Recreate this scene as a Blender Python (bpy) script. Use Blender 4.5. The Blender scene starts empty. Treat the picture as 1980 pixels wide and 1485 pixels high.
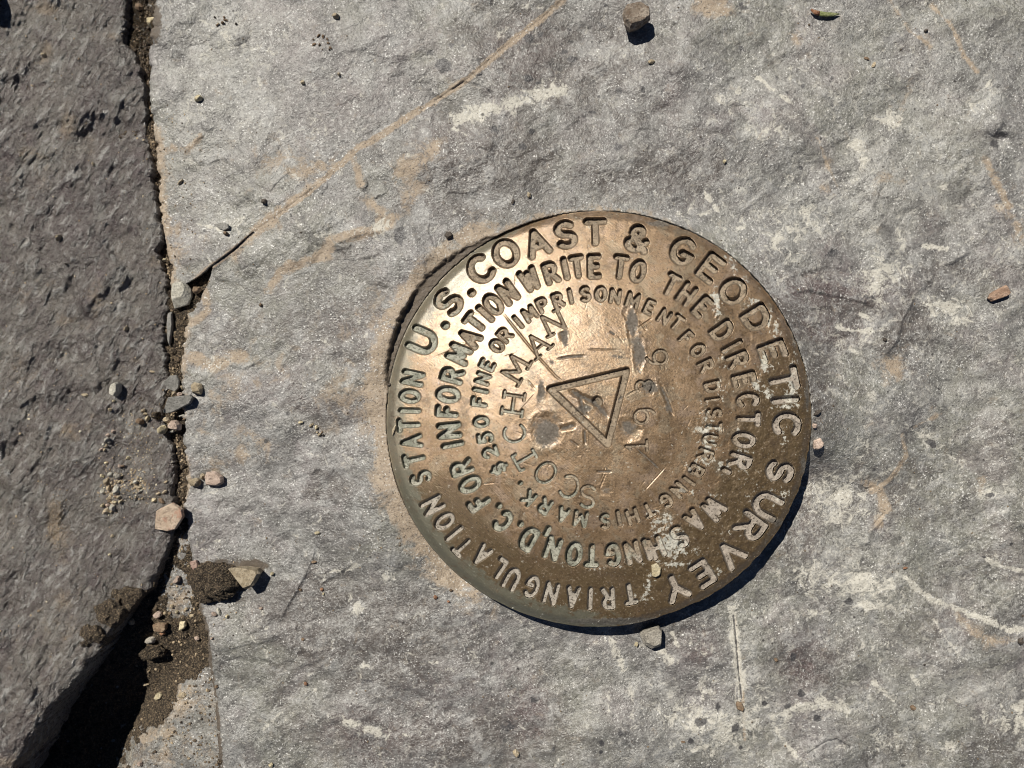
import bpy, bmesh, math, random
import numpy as np
from mathutils import Vector

SC = bpy.context.scene
COL = SC.collection
S = 1.1e-4            # metres per layout unit (the bronze disk is about 89 mm across)
H = 1496.0            # camera height in layout units

# ------------------------------------------------------------------ camera, light, exposure
cam_d = bpy.data.cameras.new('camera')
cam = bpy.data.objects.new('camera', cam_d)
COL.objects.link(cam)
cam.location = (0, 0, H * S)
cam_d.sensor_width = 36.0
cam_d.lens = 18.0 * H / 990.0
cam_d.clip_start = 0.005
cam_d.clip_end = 200.0
cam_d.dof.use_dof = True
cam_d.dof.focus_distance = (H - 25) * S
cam_d.dof.aperture_fstop = 9.0
SC.camera = cam

SUN_EL = math.radians(54)
SUN_AZ = math.atan2(-0.6, 0.8)         # from +Y, clockwise
sun_dir = Vector((math.sin(SUN_AZ) * math.cos(SUN_EL), math.cos(SUN_AZ) * math.cos(SUN_EL), math.sin(SUN_EL)))
world = bpy.data.worlds.new('World')
SC.world = world
world.use_nodes = True
wn = world.node_tree
wn.nodes.clear()
sky = wn.nodes.new('ShaderNodeTexSky')
sky.sky_type = 'NISHITA'
sky.sun_disc = False
sky.sun_elevation = SUN_EL
sky.sun_rotation = SUN_AZ
sky.altitude = 3500.0
sky.air_density = 0.5
sky.dust_density = 0.3
bg = wn.nodes.new('ShaderNodeBackground')
bg.inputs['Strength'].default_value = 0.05
wo = wn.nodes.new('ShaderNodeOutputWorld')
wn.links.new(sky.outputs[0], bg.inputs['Color'])
wn.links.new(bg.outputs[0], wo.inputs['Surface'])
sun_d = bpy.data.lights.new('sun', 'SUN')
sun_d.energy = 5.0
sun_d.angle = math.radians(0.5)
sun_d.color = (1.0, 0.945, 0.845)
sun = bpy.data.objects.new('sun', sun_d)
COL.objects.link(sun)
sun.rotation_euler = (-sun_dir).to_track_quat('-Z', 'Y').to_euler()
SC.view_settings.view_transform = 'Standard'
SC.view_settings.look = 'None'
SC.view_settings.gamma = 1.0
SC.view_settings.exposure = 0.03
SC.view_settings.use_curve_mapping = False
SC.cycles.max_bounces = 6
SC.cycles.pixel_filter_type = 'BLACKMAN_HARRIS'
SC.cycles.filter_width = 1.0

# ------------------------------------------------------------------ numpy helpers
def P(u, v, z):
    """layout plane coordinates + height -> metres"""
    k = (H - z) / H * S
    return (u - 990.0) * k, (742.5 - v) * k, z * S

def smooth(a, b, x):
    t = np.clip((x - a) / (b - a), 0, 1)
    return t * t * (3 - 2 * t)

def gnoise(x, y, seed=0):
    rng = np.random.RandomState(seed + 17)
    perm = rng.permutation(512)
    perm = np.concatenate([perm, perm]).astype(np.int32)
    ang = rng.rand(512) * 2 * np.pi
    gx, gy = np.cos(ang), np.sin(ang)
    xi = np.floor(x).astype(np.int32); yi = np.floor(y).astype(np.int32)
    xf = x - xi; yf = y - yi
    xi &= 511; yi &= 511
    x1 = (xi + 1) & 511; y1 = (yi + 1) & 511
    def g(ix, iy, dx, dy):
        h = perm[perm[ix] + iy]
        return gx[h] * dx + gy[h] * dy
    sx = xf * xf * xf * (xf * (xf * 6 - 15) + 10)
    sy = yf * yf * yf * (yf * (yf * 6 - 15) + 10)
    n0 = g(xi, yi, xf, yf); n1 = g(x1, yi, xf - 1, yf)
    n2 = g(xi, y1, xf, yf - 1); n3 = g(x1, y1, xf - 1, yf - 1)
    a = n0 + sx * (n1 - n0); b = n2 + sx * (n3 - n2)
    return (a + sy * (b - a)) * 1.5

def fbm(x, y, octv=4, seed=0, gain=0.5):
    r = 0; a = 1.0; f = 1.0; t = 0
    for k in range(octv):
        r = r + a * gnoise(x * f + 13.7 * k, y * f - 7.3 * k, seed + k * 31)
        t += a; a *= gain; f *= 2.03
    return r / t

def line_field(U, V, poly, reach):
    """flat indices near a polyline, distance, signed distance (+ = left of travel as seen on the photo), position 0..1"""
    pts = np.array(poly, float)
    m = (U > pts[:, 0].min() - reach) & (U < pts[:, 0].max() + reach) & (V > pts[:, 1].min() - reach) & (V < pts[:, 1].max() + reach)
    idx = np.flatnonzero(m)
    u = U.ravel()[idx]; v = V.ravel()[idx]
    best = np.full(len(idx), 1e9); sgn = np.ones(len(idx)); par = np.zeros(len(idx))
    seg = np.hypot(*(pts[1:] - pts[:-1]).T); tot = max(seg.sum(), 1e-6); acc = 0
    for k in range(len(pts) - 1):
        a, b = pts[k], pts[k + 1]
        d = b - a; L2 = max(d @ d, 1e-9)
        t = np.clip(((u - a[0]) * d[0] + (v - a[1]) * d[1]) / L2, 0, 1)
        ex = u - a[0] - t * d[0]; ey = v - a[1] - t * d[1]
        dist = np.hypot(ex, ey)
        c = d[0] * ey - d[1] * ex          # v grows downwards: c < 0 is the left side
        w = dist < best
        best[w] = dist[w]; sgn[w] = np.where(c[w] <= 0, 1.0, -1.0); par[w] = (acc + t[w] * seg[k]) / tot
        acc += seg[k]
    return idx, best, sgn * best, par

def seg_dist(u, v, poly):
    best = np.full(u.shape, 1e9)
    for (a, b) in zip(poly[:-1], poly[1:]):
        dx, dy = b[0] - a[0], b[1] - a[1]
        L2 = max(dx * dx + dy * dy, 1e-9)
        t = np.clip(((u - a[0]) * dx + (v - a[1]) * dy) / L2, 0, 1)
        best = np.minimum(best, np.hypot(u - a[0] - t * dx, v - a[1] - t * dy))
    return best

def in_poly(U, V, poly):
    c = np.zeros(U.shape, bool)
    n = len(poly)
    for i in range(n):
        x1, y1 = poly[i]; x2, y2 = poly[(i + 1) % n]
        if y1 == y2: continue
        cond = ((y1 > V) != (y2 > V)) & (U < (x2 - x1) * (V - y1) / (y2 - y1) + x1)
        c ^= cond
    return c

def axis(lo_far, lo, hi, hi_far, step):
    a = list(np.arange(lo, hi + step * 0.5, step))
    s = step; x = hi
    while x < hi_far:
        s *= 1.18; x += s; a.append(x)
    s = step; x = lo; pre = []
    while x > lo_far:
        s *= 1.18; x -= s; pre.append(x)
    return np.array(pre[::-1] + a)

def mesh_from(name, co, quads, mat, normals=None, attrs=None, parent=None, smooth_shade=True):
    used = np.unique(quads)
    remap = np.full(len(co), -1, np.int64); remap[used] = np.arange(len(used))
    q = remap[quads]; c = co[used]
    me = bpy.data.meshes.new(name)
    me.vertices.add(len(c)); me.vertices.foreach_set('co', c.astype(np.float32).ravel())
    n = len(q); w = q.shape[1]
    me.loops.add(n * w); me.loops.foreach_set('vertex_index', q.astype(np.int32).ravel())
    me.polygons.add(n)
    me.polygons.foreach_set('loop_start', np.arange(0, n * w, w, dtype=np.int32))
    me.polygons.foreach_set('use_smooth', np.full(n, smooth_shade, bool))
    me.update(calc_edges=True)
    for k, arr in (attrs or {}).items():
        at = me.attributes.new(k, 'FLOAT', 'POINT')
        at.data.foreach_set('value', arr.ravel()[used].astype(np.float32))
    if normals is not None:
        me.normals_split_custom_set_from_vertices(normals[used].astype(np.float32))
    me.materials.append(mat)
    o = bpy.data.objects.new(name, me)
    COL.objects.link(o)
    if parent: o.parent = parent
    return o

def grid_quads(nr, nc):
    i = np.arange(nr * nc).reshape(nr, nc)
    return np.stack([i[1:, :-1], i[1:, 1:], i[:-1, 1:], i[:-1, :-1]], -1).reshape(-1, 4)   # v runs down: this order faces up

def tag(o, label=None, cat=None, group=None, kind=None):
    if label: o['label'] = label
    if cat: o['category'] = cat
    if group: o['group'] = group
    if kind: o['kind'] = kind
    return o

# ------------------------------------------------------------------ node helper
class NT:
    def __init__(s, name):
        s.m = bpy.data.materials.new(name); s.m.use_nodes = True
        s.t = s.m.node_tree; s.t.nodes.clear()
        s.out = s.t.nodes.new('ShaderNodeOutputMaterial')
        s.b = s.t.nodes.new('ShaderNodeBsdfPrincipled')
        s.t.links.new(s.b.outputs[0], s.out.inputs[0])
        tc = s.t.nodes.new('ShaderNodeTexCoord')
        s.px = s.mapping(tc.outputs['Object'], scale=(1 / S,) * 3)
    def mapping(s, vec, scale=(1, 1, 1), rot=0.0):
        n = s.t.nodes.new('ShaderNodeMapping')
        n.inputs['Scale'].default_value = scale
        n.inputs['Rotation'].default_value = (0, 0, rot)
        s.t.links.new(vec, n.inputs['Vector'])
        return n.outputs[0]
    def set(s, sock, v):
        if isinstance(v, bpy.types.NodeSocket): s.t.links.new(v, sock)
        elif isinstance(v, (tuple, list)): sock.default_value = (*v, 1.0) if len(v) == 3 and sock.type == 'RGBA' else v
        else: sock.default_value = v
    def noise(s, size, detail=3, rough=0.55, vec=None, dist=0.0, w=0.0, gain=2.0):
        n = s.t.nodes.new('ShaderNodeTexNoise')
        n.inputs['Scale'].default_value = 1.0 / size
        n.inputs['Detail'].default_value = detail
        n.inputs['Roughness'].default_value = rough
        n.inputs['Distortion'].default_value = dist
        v = s.px if vec is None else vec
        if w:
            a = s.t.nodes.new('ShaderNodeVectorMath'); a.operation = 'ADD'
            s.t.links.new(v, a.inputs[0]); a.inputs[1].default_value = (w, w * 1.7, w * 0.3)
            v = a.outputs[0]
        s.t.links.new(v, n.inputs['Vector'])
        o = s.math('ADD', s.math('MULTIPLY', s.math('SUBTRACT', n.outputs['Fac'], 0.5), gain), 0.5, True)
        return o
    def voro(s, size, w=0.0, feat='F1', vec=None):
        n = s.t.nodes.new('ShaderNodeTexVoronoi'); n.feature = feat
        n.inputs['Scale'].default_value = 1.0 / size
        v = s.px if vec is None else vec
        s.t.links.new(v, n.inputs['Vector'])
        return n.outputs['Distance']
    def attr(s, name):
        n = s.t.nodes.new('ShaderNodeAttribute'); n.attribute_name = name
        return n.outputs['Fac']
    def math(s, op, a, b=0.0, clamp=False):
        n = s.t.nodes.new('ShaderNodeMath'); n.operation = op; n.use_clamp = clamp
        s.set(n.inputs[0], a); s.set(n.inputs[1], b)
        return n.outputs[0]
    def step(s, x, a, b, lo=0.0, hi=1.0):
        n = s.t.nodes.new('ShaderNodeMapRange'); n.interpolation_type = 'SMOOTHSTEP'
        s.set(n.inputs[0], x)
        n.inputs[1].default_value = a; n.inputs[2].default_value = b
        n.inputs[3].default_value = lo; n.inputs[4].default_value = hi
        return n.outputs[0]
    def mix(s, f, a, b, mode='MIX'):
        n = s.t.nodes.new('ShaderNodeMix'); n.data_type = 'RGBA'; n.blend_type = mode
        s.set(n.inputs[0], f); s.set(n.inputs[6], a); s.set(n.inputs[7], b)
        return n.outputs[2]
    def bump(s, h, strength, dist, prev=None):
        n = s.t.nodes.new('ShaderNodeBump')
        n.inputs['Strength'].default_value = strength
        n.inputs['Distance'].default_value = dist * S
        s.t.links.new(h, n.inputs['Height'])
        if prev is not None: s.t.links.new(prev, n.inputs['Normal'])
        return n.outputs[0]
    def fin(s, col, rough=0.8, metal=0.0, normal=None, spec=0.5):
        s.set(s.b.inputs['Base Color'], col); s.set(s.b.inputs['Roughness'], rough)
        s.set(s.b.inputs['Metallic'], metal); s.set(s.b.inputs['Specular IOR Level'], spec)
        if normal is not None: s.t.links.new(normal, s.b.inputs['Normal'])
        return s.m

# ------------------------------------------------------------------ materials
def mat_slate():
    n = NT('grey_slate')
    tan, chalk, dark, damp, purp = (n.attr(k) for k in ('tan', 'chalk', 'dark', 'damp', 'purple'))
    big = n.noise(330, 5, 0.6, dist=0.6)
    big2 = n.noise(120, 5, 0.62, w=91.0, dist=0.5)
    grain_v = n.mapping(n.mapping(n.px, rot=math.radians(-30)), scale=(0.35, 1, 1))
    streak = n.noise(24, 6, 0.68, vec=grain_v, dist=0.6)
    blot = n.noise(58, 6, 0.7, w=144.0, dist=0.5)
    mid = n.noise(26, 5, 0.68, w=44.0, dist=0.4)
    fine = n.noise(9, 4, 0.68, w=12.0, dist=0.6)
    tiny = n.noise(4.0, 2, 0.6, w=70.0)
    c = n.mix(n.step(big, 0.3, 0.7), (0.172, 0.166, 0.16), (0.188, 0.184, 0.155))
    c = n.mix(n.math('MULTIPLY', n.step(big2, 0.45, 0.8), 0.6), c, (0.2, 0.172, 0.172))
    c = n.mix(n.math('MULTIPLY', n.step(big2, 0.5, 0.2), 0.4), c, (0.195, 0.2, 0.18))
    pt = n.math('ADD', n.attr('patina_shade'), n.math('MULTIPLY', n.math('SUBTRACT', n.noise(70, 6, 0.7, w=610.0, dist=0.6), 0.5), 0.9))
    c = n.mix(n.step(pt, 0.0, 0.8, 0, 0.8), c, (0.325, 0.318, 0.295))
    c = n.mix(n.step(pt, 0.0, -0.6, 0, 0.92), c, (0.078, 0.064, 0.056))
    c = n.mix(n.math('MULTIPLY', purp, n.step(mid, 0.15, 0.45)), c, (0.1, 0.066, 0.066))
    c = n.mix(n.step(blot, 0.52, 0.8, 0, 0.6), c, (0.31, 0.31, 0.305))
    c = n.mix(n.step(blot, 0.5, 0.2, 0, 0.75), c, (0.088, 0.083, 0.08))
    c = n.mix(n.step(streak, 0.55, 0.85, 0, 0.2), c, (0.35, 0.345, 0.33))
    c = n.mix(n.step(streak, 0.44, 0.15, 0, 0.3), c, (0.095, 0.092, 0.09))
    c = n.mix(n.step(mid, 0.55, 0.85, 0, 0.42), c, (0.38, 0.375, 0.36))
    c = n.mix(n.step(mid, 0.44, 0.15, 0, 0.6), c, (0.08, 0.075, 0.072))
    amp = n.step(n.noise(90, 3, 0.6, w=201.0), 0.3, 0.75, 0.1, 0.55)
    c = n.mix(n.math('MULTIPLY', n.step(fine, 0.45, 0.15), amp), c, (0.09, 0.087, 0.085))
    c = n.mix(n.math('MULTIPLY', n.step(fine, 0.58, 0.88), amp), c, (0.5, 0.495, 0.48))
    # pale fibrous web
    def web(size, w, width):
        e = n.math('ABSOLUTE', n.math('SUBTRACT', n.noise(size, 4, 0.62, w=w, dist=0.9), 0.5))
        return n.step(e, width, 0.0)
    wb = n.math('MAXIMUM', n.math('MULTIPLY', web(26, 411.0, 0.055), n.step(n.noise(48, 3, 0.6, w=17.0), 0.45, 0.75)), n.math('MULTIPLY', web(15, 433.0, 0.07), n.step(n.noise(64, 3, 0.6, w=27.0), 0.45, 0.8)))
    c = n.mix(n.math('MULTIPLY', wb, 0.42), c, (0.54, 0.535, 0.515))
    grit = n.noise(3.8, 3, 0.7, w=523.0)
    c = n.mix(n.step(grit, 0.6, 0.95, 0, 0.5), c, (0.52, 0.515, 0.5))
    c = n.mix(n.step(grit, 0.4, 0.08, 0, 0.55), c, (0.075, 0.072, 0.07))
    # thin film of tan dust lying here and there, thicker where marked
    tn = n.math('SUBTRACT', n.noise(30, 6, 0.74, w=5.0, dist=0.5), 0.5)
    tm = n.step(n.math('ADD', n.math('MULTIPLY', tan, 0.9), n.math('ADD', 0.19, n.math('MULTIPLY', tn, 1.25))), 0.38, 0.82)
    c = n.mix(n.math('MULTIPLY', tm, n.step(tan, 0.1, 0.6, 0.5, 0.92)), c, n.mix(n.noise(11, 4, 0.7, w=31.0), (0.235, 0.18, 0.128), (0.45, 0.36, 0.265)))
    # chalky lichen crust
    cn = n.noise(22, 6, 0.76, w=9.0, dist=0.9)
    cm = n.step(n.math('ADD', chalk, n.math('MULTIPLY', n.math('SUBTRACT', cn, 0.5), 2.0)), 0.3, 0.8)
    free = n.step(n.math('ADD', n.noise(17, 6, 0.78, w=55.0, dist=0.6), n.math('MULTIPLY', blot, 0.4)), 0.8, 1.02, 0, 0.8)
    cm = n.math('MAXIMUM', cm, n.math('MULTIPLY', free, n.attr('flecky')))
    c = n.mix(n.math('MULTIPLY', cm, 0.85), c, n.mix(fine, (0.4, 0.375, 0.32), (0.7, 0.68, 0.61)))
    # white mineral flecks and dark specks
    c = n.mix(n.math('MULTIPLY', n.step(tiny, 0.72, 0.86), n.step(n.noise(60, 4, 0.7, w=640.0), 0.3, 0.75, 0.1, 0.95)), c, (0.7, 0.695, 0.67))
    c = n.mix(n.step(tiny, 0.28, 0.13, 0, 0.8), c, (0.055, 0.052, 0.05))
    dm = n.step(n.math('ADD', dark, n.math('MULTIPLY', n.math('SUBTRACT', n.noise(10, 4, 0.7, w=77.0), 0.5), 0.75)), 0.38, 0.62)
    c = n.mix(n.math('MULTIPLY', dm, 0.88), c, (0.045, 0.043, 0.046))
    sp = n.step(n.voro(46), 0.11, 0.07); sp = n.math('MULTIPLY', sp, n.step(n.noise(150, 3, 0.6, w=310.0), 0.5, 0.75, 0, 0.85))
    c = n.mix(sp, c, (0.05, 0.048, 0.048))
    sp2 = n.math('MULTIPLY', n.step(n.voro(25, vec=n.mapping(n.px, rot=.7)), 0.12, 0.07), n.step(n.noise(110, 4, 0.65, w=350.0), 0.45, 0.7, 0.15, 0.9))
    c = n.mix(sp2, c, (0.04, 0.036, 0.034))
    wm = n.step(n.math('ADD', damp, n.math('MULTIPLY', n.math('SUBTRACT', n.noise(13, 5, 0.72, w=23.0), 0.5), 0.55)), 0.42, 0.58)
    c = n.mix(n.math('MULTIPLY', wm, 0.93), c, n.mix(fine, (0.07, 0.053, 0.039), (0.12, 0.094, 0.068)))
    h = n.math('ADD', n.math('MULTIPLY', streak, 0.5), n.math('ADD', n.math('MULTIPLY', mid, 0.9), n.math('ADD', n.math('MULTIPLY', fine, 0.6), n.math('MULTIPLY', tiny, 0.35))))
    nm = n.bump(h, 0.7, 2.6)
    rg = n.step(fine, 0.2, 0.8, 0.34, 0.6)
    rg = n.math('ADD', rg, n.math('MULTIPLY', n.math('MAXIMUM', n.math('MAXIMUM', tm, cm), wm), 0.25), True)
    return n.fin(c, rg, 0, nm, 0.8)

def mat_left():
    n = NT('purple_slate')
    tan, damp = n.attr('tan'), n.attr('damp')
    big = n.noise(210, 5, 0.6)
    v = n.mapping(n.mapping(n.px, rot=math.radians(-60)), scale=(0.42, 1, 1))
    streak = n.noise(12, 5, 0.66, vec=v, dist=0.6)
    mid = n.noise(46, 5, 0.65, w=3.0)
    fine = n.noise(7, 4, 0.68, w=8.0)
    tiny = n.noise(4, 2, 0.6, w=66.0)
    c = n.mix(n.step(big, 0.25, 0.75), (0.088, 0.072, 0.067), (0.13, 0.115, 0.1))
    c = n.mix(n.step(mid, 0.55, 0.8, 0, 0.6), c, (0.175, 0.168, 0.152))
    c = n.mix(n.step(mid, 0.42, 0.15, 0, 0.6), c, (0.075, 0.052, 0.054))
    c = n.mix(n.step(streak, 0.5, 0.85, 0, 0.75), c, (0.33, 0.325, 0.31))
    c = n.mix(n.step(streak, 0.42, 0.12, 0, 0.6), c, (0.03, 0.025, 0.025))
    c = n.mix(n.step(fine, 0.62, 0.9, 0, 0.5), c, (0.25, 0.235, 0.22))
    c = n.mix(n.step(fine, 0.36, 0.1, 0, 0.5), c, (0.038, 0.033, 0.031))
    c = n.mix(n.step(tiny, 0.84, 0.96, 0, 0.65), c, (0.42, 0.42, 0.41))
    tm = n.step(n.math('ADD', n.math('ADD', tan, 0.1), n.math('MULTIPLY', n.math('SUBTRACT', n.noise(34, 6, 0.75, w=5.0), 0.5), 1.0)), 0.36, 0.8)
    c = n.mix(n.math('MULTIPLY', tm, 0.62), c, n.mix(fine, (0.12, 0.09, 0.062), (0.33, 0.255, 0.175)))
    c = n.mix(damp, c, (0.03, 0.024, 0.018))
    h = n.math('ADD', n.math('MULTIPLY', streak, 1.5), n.math('ADD', n.math('MULTIPLY', fine, 0.6), n.math('MULTIPLY', tiny, 0.15)))
    nm = n.bump(h, 0.95, 4.0)
    return n.fin(c, n.step(fine, 0.2, 0.8, 0.22, 0.42), 0, nm, 0.95)

def mat_soil(name='dark_soil', wet=True):
    n = NT(name)
    a = n.noise(14, 5, 0.7); b = n.noise(4.5, 3, 0.65, w=8.0); t = n.noise(2.6, 2, 0.6, w=3.0)
    c = n.mix(n.step(a, 0.35, 0.65), (0.036, 0.026, 0.017), (0.078, 0.057, 0.038))
    c = n.mix(n.step(b, 0.56, 0.7, 0, 0.65), c, (0.19, 0.14, 0.09))
    c = n.mix(n.step(b, 0.45, 0.32, 0, 0.7), c, (0.02, 0.015, 0.01))
    c = n.mix(n.step(t, 0.66, 0.74, 0, 0.6), c, (0.36, 0.28, 0.18))
    nm = n.bump(n.math('ADD', a, n.math('ADD', b, t)), 0.9, 4.0)
    r = 0.9
    if wet:
        d = n.attr('damp')
        c = n.mix(n.math('MULTIPLY', d, 0.75), c, (0.014, 0.01, 0.006))
        r = n.step(d, 0.1, 0.7, 0.92, 0.12)
    return n.fin(c, r, 0, nm, 0.5)

def mat_stone(name, c1, c2, c3=None, size=6.0):
    n = NT(name)
    oi = n.t.nodes.new('ShaderNodeObjectInfo')
    a = n.noise(size * 2, 4, 0.65); b = n.noise(size * 0.55, 3, 0.65, w=7.0)
    c = n.mix(n.step(a, 0.35, 0.65), c1, c2)
    if c3: c = n.mix(n.step(n.noise(size * 1.4, 4, 0.7, w=40.0), 0.54, 0.68, 0, 0.8), c, c3)
    c = n.mix(n.step(b, 0.47, 0.3, 0, 0.5), c, tuple(x * 0.42 for x in c1))
    hv = n.t.nodes.new('ShaderNodeHueSaturation')
    n.t.links.new(c, hv.inputs['Color'])
    n.set(hv.inputs['Value'], n.step(oi.outputs['Random'], 0, 1, 0.8, 1.18))
    nm = n.bump(n.math('ADD', a, b), 0.6, 2.2)
    return n.fin(hv.outputs[0], 0.82, 0, nm, 0.35)

def mat_bronze():
    n = NT('weathered_bronze')
    gr, verd, crud, olive, gouge = (n.attr(k) for k in ('groove', 'verd', 'crud', 'olive', 'gouge'))
    big = n.noise(80, 6, 0.7, dist=0.4); mid = n.noise(20, 6, 0.72, w=6.0, dist=0.4); fine = n.noise(4, 3, 0.65, w=2.0)
    tint = n.noise(34, 4, 0.6, w=40.0)
    c = n.mix(n.step(big, 0.35, 0.65), (0.24, 0.158, 0.086), (0.325, 0.22, 0.13))
    c = n.mix(n.step(tint, 0.56, 0.8, 0, 0.3), c, (0.38, 0.3, 0.25))
    c = n.mix(n.step(tint, 0.44, 0.3, 0, 0.35), c, (0.30, 0.27, 0.2))
    om = n.step(n.math('ADD', olive, n.math('MULTIPLY', n.math('SUBTRACT', mid, 0.5), 0.6)), 0.3, 0.75)
    c = n.mix(om, c, n.mix(mid, (0.098, 0.066, 0.029), (0.165, 0.114, 0.06)))
    c = n.mix(n.step(mid, 0.45, 0.12, 0, 0.65), c, (0.13, 0.083, 0.045))
    c = n.mix(n.step(big, 0.45, 0.1, 0, 0.5), c, (0.17, 0.11, 0.062))
    pit = n.step(n.voro(9), 0.2, 0.1); pit = n.math('MULTIPLY', pit, n.step(n.noise(40, 3, 0.6, w=90.0), 0.5, 0.7, 0, 0.8))
    c = n.mix(pit, c, (0.05, 0.034, 0.022))
    c = n.mix(n.step(fine, 0.4, 0.08, 0, 0.85), c, (0.06, 0.04, 0.024))
    c = n.mix(n.step(fine, 0.64, 0.92, 0, 0.5), c, (0.52, 0.41, 0.31))
    vr = n.step(n.math('ADD', n.attr('rimverd'), n.math('MULTIPLY', n.math('SUBTRACT', mid, 0.5), 1.2)), 0.4, 0.8)
    c = n.mix(n.math('MULTIPLY', vr, 0.65), c, (0.15, 0.16, 0.125))
    # dirt and patina lying in the stamped grooves, plus shade painted along their walls
    gm = n.step(n.math('ADD', gr, n.math('MULTIPLY', n.math('SUBTRACT', fine, 0.5), 0.5)), 0.22, 0.55)
    dirt = n.mix(n.step(mid, 0.35, 0.65), (0.2, 0.158, 0.112), (0.32, 0.258, 0.19))
    vcol = n.mix(n.step(mid, 0.35, 0.65), (0.2, 0.225, 0.19), (0.37, 0.395, 0.345))
    vf = n.step(n.math('ADD', verd, n.math('MULTIPLY', n.math('SUBTRACT', n.noise(20, 3, 0.6, w=15.0), 0.5), 0.9)), 0.3, 0.75)
    g = n.mix(n.math('MULTIPLY', vf, 0.7), dirt, vcol)
    pale = n.step(olive, 0.4, 0.9)
    g = n.mix(n.math('MULTIPLY', pale, 0.8), g, n.mix(mid, (0.27, 0.235, 0.2), (0.47, 0.42, 0.37)))
    g = n.mix(n.step(fine, 0.43, 0.3, 0, 0.75), g, (0.045, 0.034, 0.025))
    wall_shade = n.math('MULTIPLY', n.step(gr, 0.1, 0.35), n.step(gr, 0.9, 0.5))
    g = n.mix(n.math('MULTIPLY', wall_shade, 0.15), g, (0.05, 0.04, 0.03))  # edge shading of the groove walls, put into the colour
    c = n.mix(gm, c, g)
    go = n.step(n.math('ADD', gouge, n.math('MULTIPLY', n.math('SUBTRACT', mid, 0.5), 0.9)), 0.22, 0.55)
    c = n.mix(n.math('MULTIPLY', go, 0.88), c, n.mix(fine, (0.05, 0.044, 0.037), (0.15, 0.138, 0.122)))
    cm = n.step(n.math('ADD', crud, n.math('MULTIPLY', n.math('SUBTRACT', n.noise(9, 5, 0.75, w=19.0), 0.5), 1.8)), 0.45, 0.68)
    c = n.mix(n.math('MULTIPLY', cm, 0.9), c, n.mix(n.noise(7, 3, 0.7, w=81.0), (0.28, 0.29, 0.26), (0.66, 0.63, 0.55)))
    cov = n.math('MAXIMUM', n.math('MAXIMUM', gm, cm), go)
    metal = n.math('MULTIPLY', n.math('SUBTRACT', 1.0, cov, True), n.step(n.math('MAXIMUM', olive, vr), 0.3, 1.0, 0.55, 0.35))
    grime = n.math('MULTIPLY', n.step(n.noise(46, 6, 0.75, w=700.0, dist=0.7), 0.5, 0.8), n.step(n.noise(7, 4, 0.7, w=720.0), 0.25, 0.65))
    c = n.mix(n.math('MULTIPLY', n.math('MULTIPLY', grime, n.math('SUBTRACT', 1.0, cov, True)), 0.7), c, (0.11, 0.075, 0.045))
    rg = n.math('ADD', n.math('ADD', n.step(mid, 0.2, 0.8, 0.38, 0.5), n.math('MULTIPLY', grime, 0.12)), n.math('MULTIPLY', cov, 0.4))
    n.set(n.b.inputs['Coat Weight'], n.math('MULTIPLY', n.math('SUBTRACT', 1.0, cov, True), 0.45)); n.b.inputs['Coat Roughness'].default_value = 0.36; n.b.inputs['Coat IOR'].default_value = 1.7
    scr_v = n.mapping(n.mapping(n.px, rot=math.radians(40)), scale=(0.05, 1, 1))
    scr = n.noise(2.2, 2, 0.5, vec=scr_v)
    h = n.math('ADD', n.math('MULTIPLY', mid, 0.35), n.math('ADD', n.math('MULTIPLY', fine, 0.6), n.math('MULTIPLY', scr, 0.5)))
    nm = n.bump(h, 0.6, 0.9)
    return n.fin(c, rg, metal, nm, 0.5)

M = {}
M['slate'] = mat_slate(); M['left'] = mat_left(); M['soil'] = mat_soil()
M['bronze'] = mat_bronze()
M['clod'] = mat_soil('clod_soil', False)
M['tan'] = mat_stone('tan_stone', (0.38, 0.31, 0.21), (0.52, 0.44, 0.32))
M['cream'] = mat_stone('cream_stone', (0.56, 0.48, 0.31), (0.68, 0.6, 0.42))
M['grey'] = mat_stone('grey_stone', (0.31, 0.285, 0.245), (0.44, 0.41, 0.355))
M['slatec'] = mat_stone('slate_flake', (0.2, 0.195, 0.18), (0.27, 0.262, 0.245))
M['pale'] = mat_stone('pale_grey_stone', (0.42, 0.4, 0.34), (0.56, 0.54, 0.47))
M['pink'] = mat_stone('pink_stone', (0.40, 0.265, 0.215), (0.5, 0.36, 0.3))
M['palepink'] = mat_stone('pale_pink_stone', (0.43, 0.33, 0.27), (0.55, 0.44, 0.37))
M['brown'] = mat_stone('brown_stone', (0.19, 0.13, 0.085), (0.27, 0.2, 0.135))
M['orange'] = mat_stone('orange_stone', (0.33, 0.17, 0.1), (0.42, 0.25, 0.16))
M['dark'] = mat_stone('dark_stone', (0.07, 0.058, 0.048), (0.12, 0.1, 0.085))
M['plate'] = mat_stone('pinkish_tan_plate', (0.42, 0.325, 0.245), (0.5, 0.4, 0.31), (0.4, 0.235, 0.17), 14)
M['streaky'] = mat_stone('streaky_brown_stone', (0.25, 0.2, 0.155), (0.4, 0.34, 0.28), (0.15, 0.105, 0.075), 9)
M['wedge'] = mat_stone('reddish_tan_stone', (0.33, 0.215, 0.15), (0.43, 0.3, 0.22))

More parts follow.
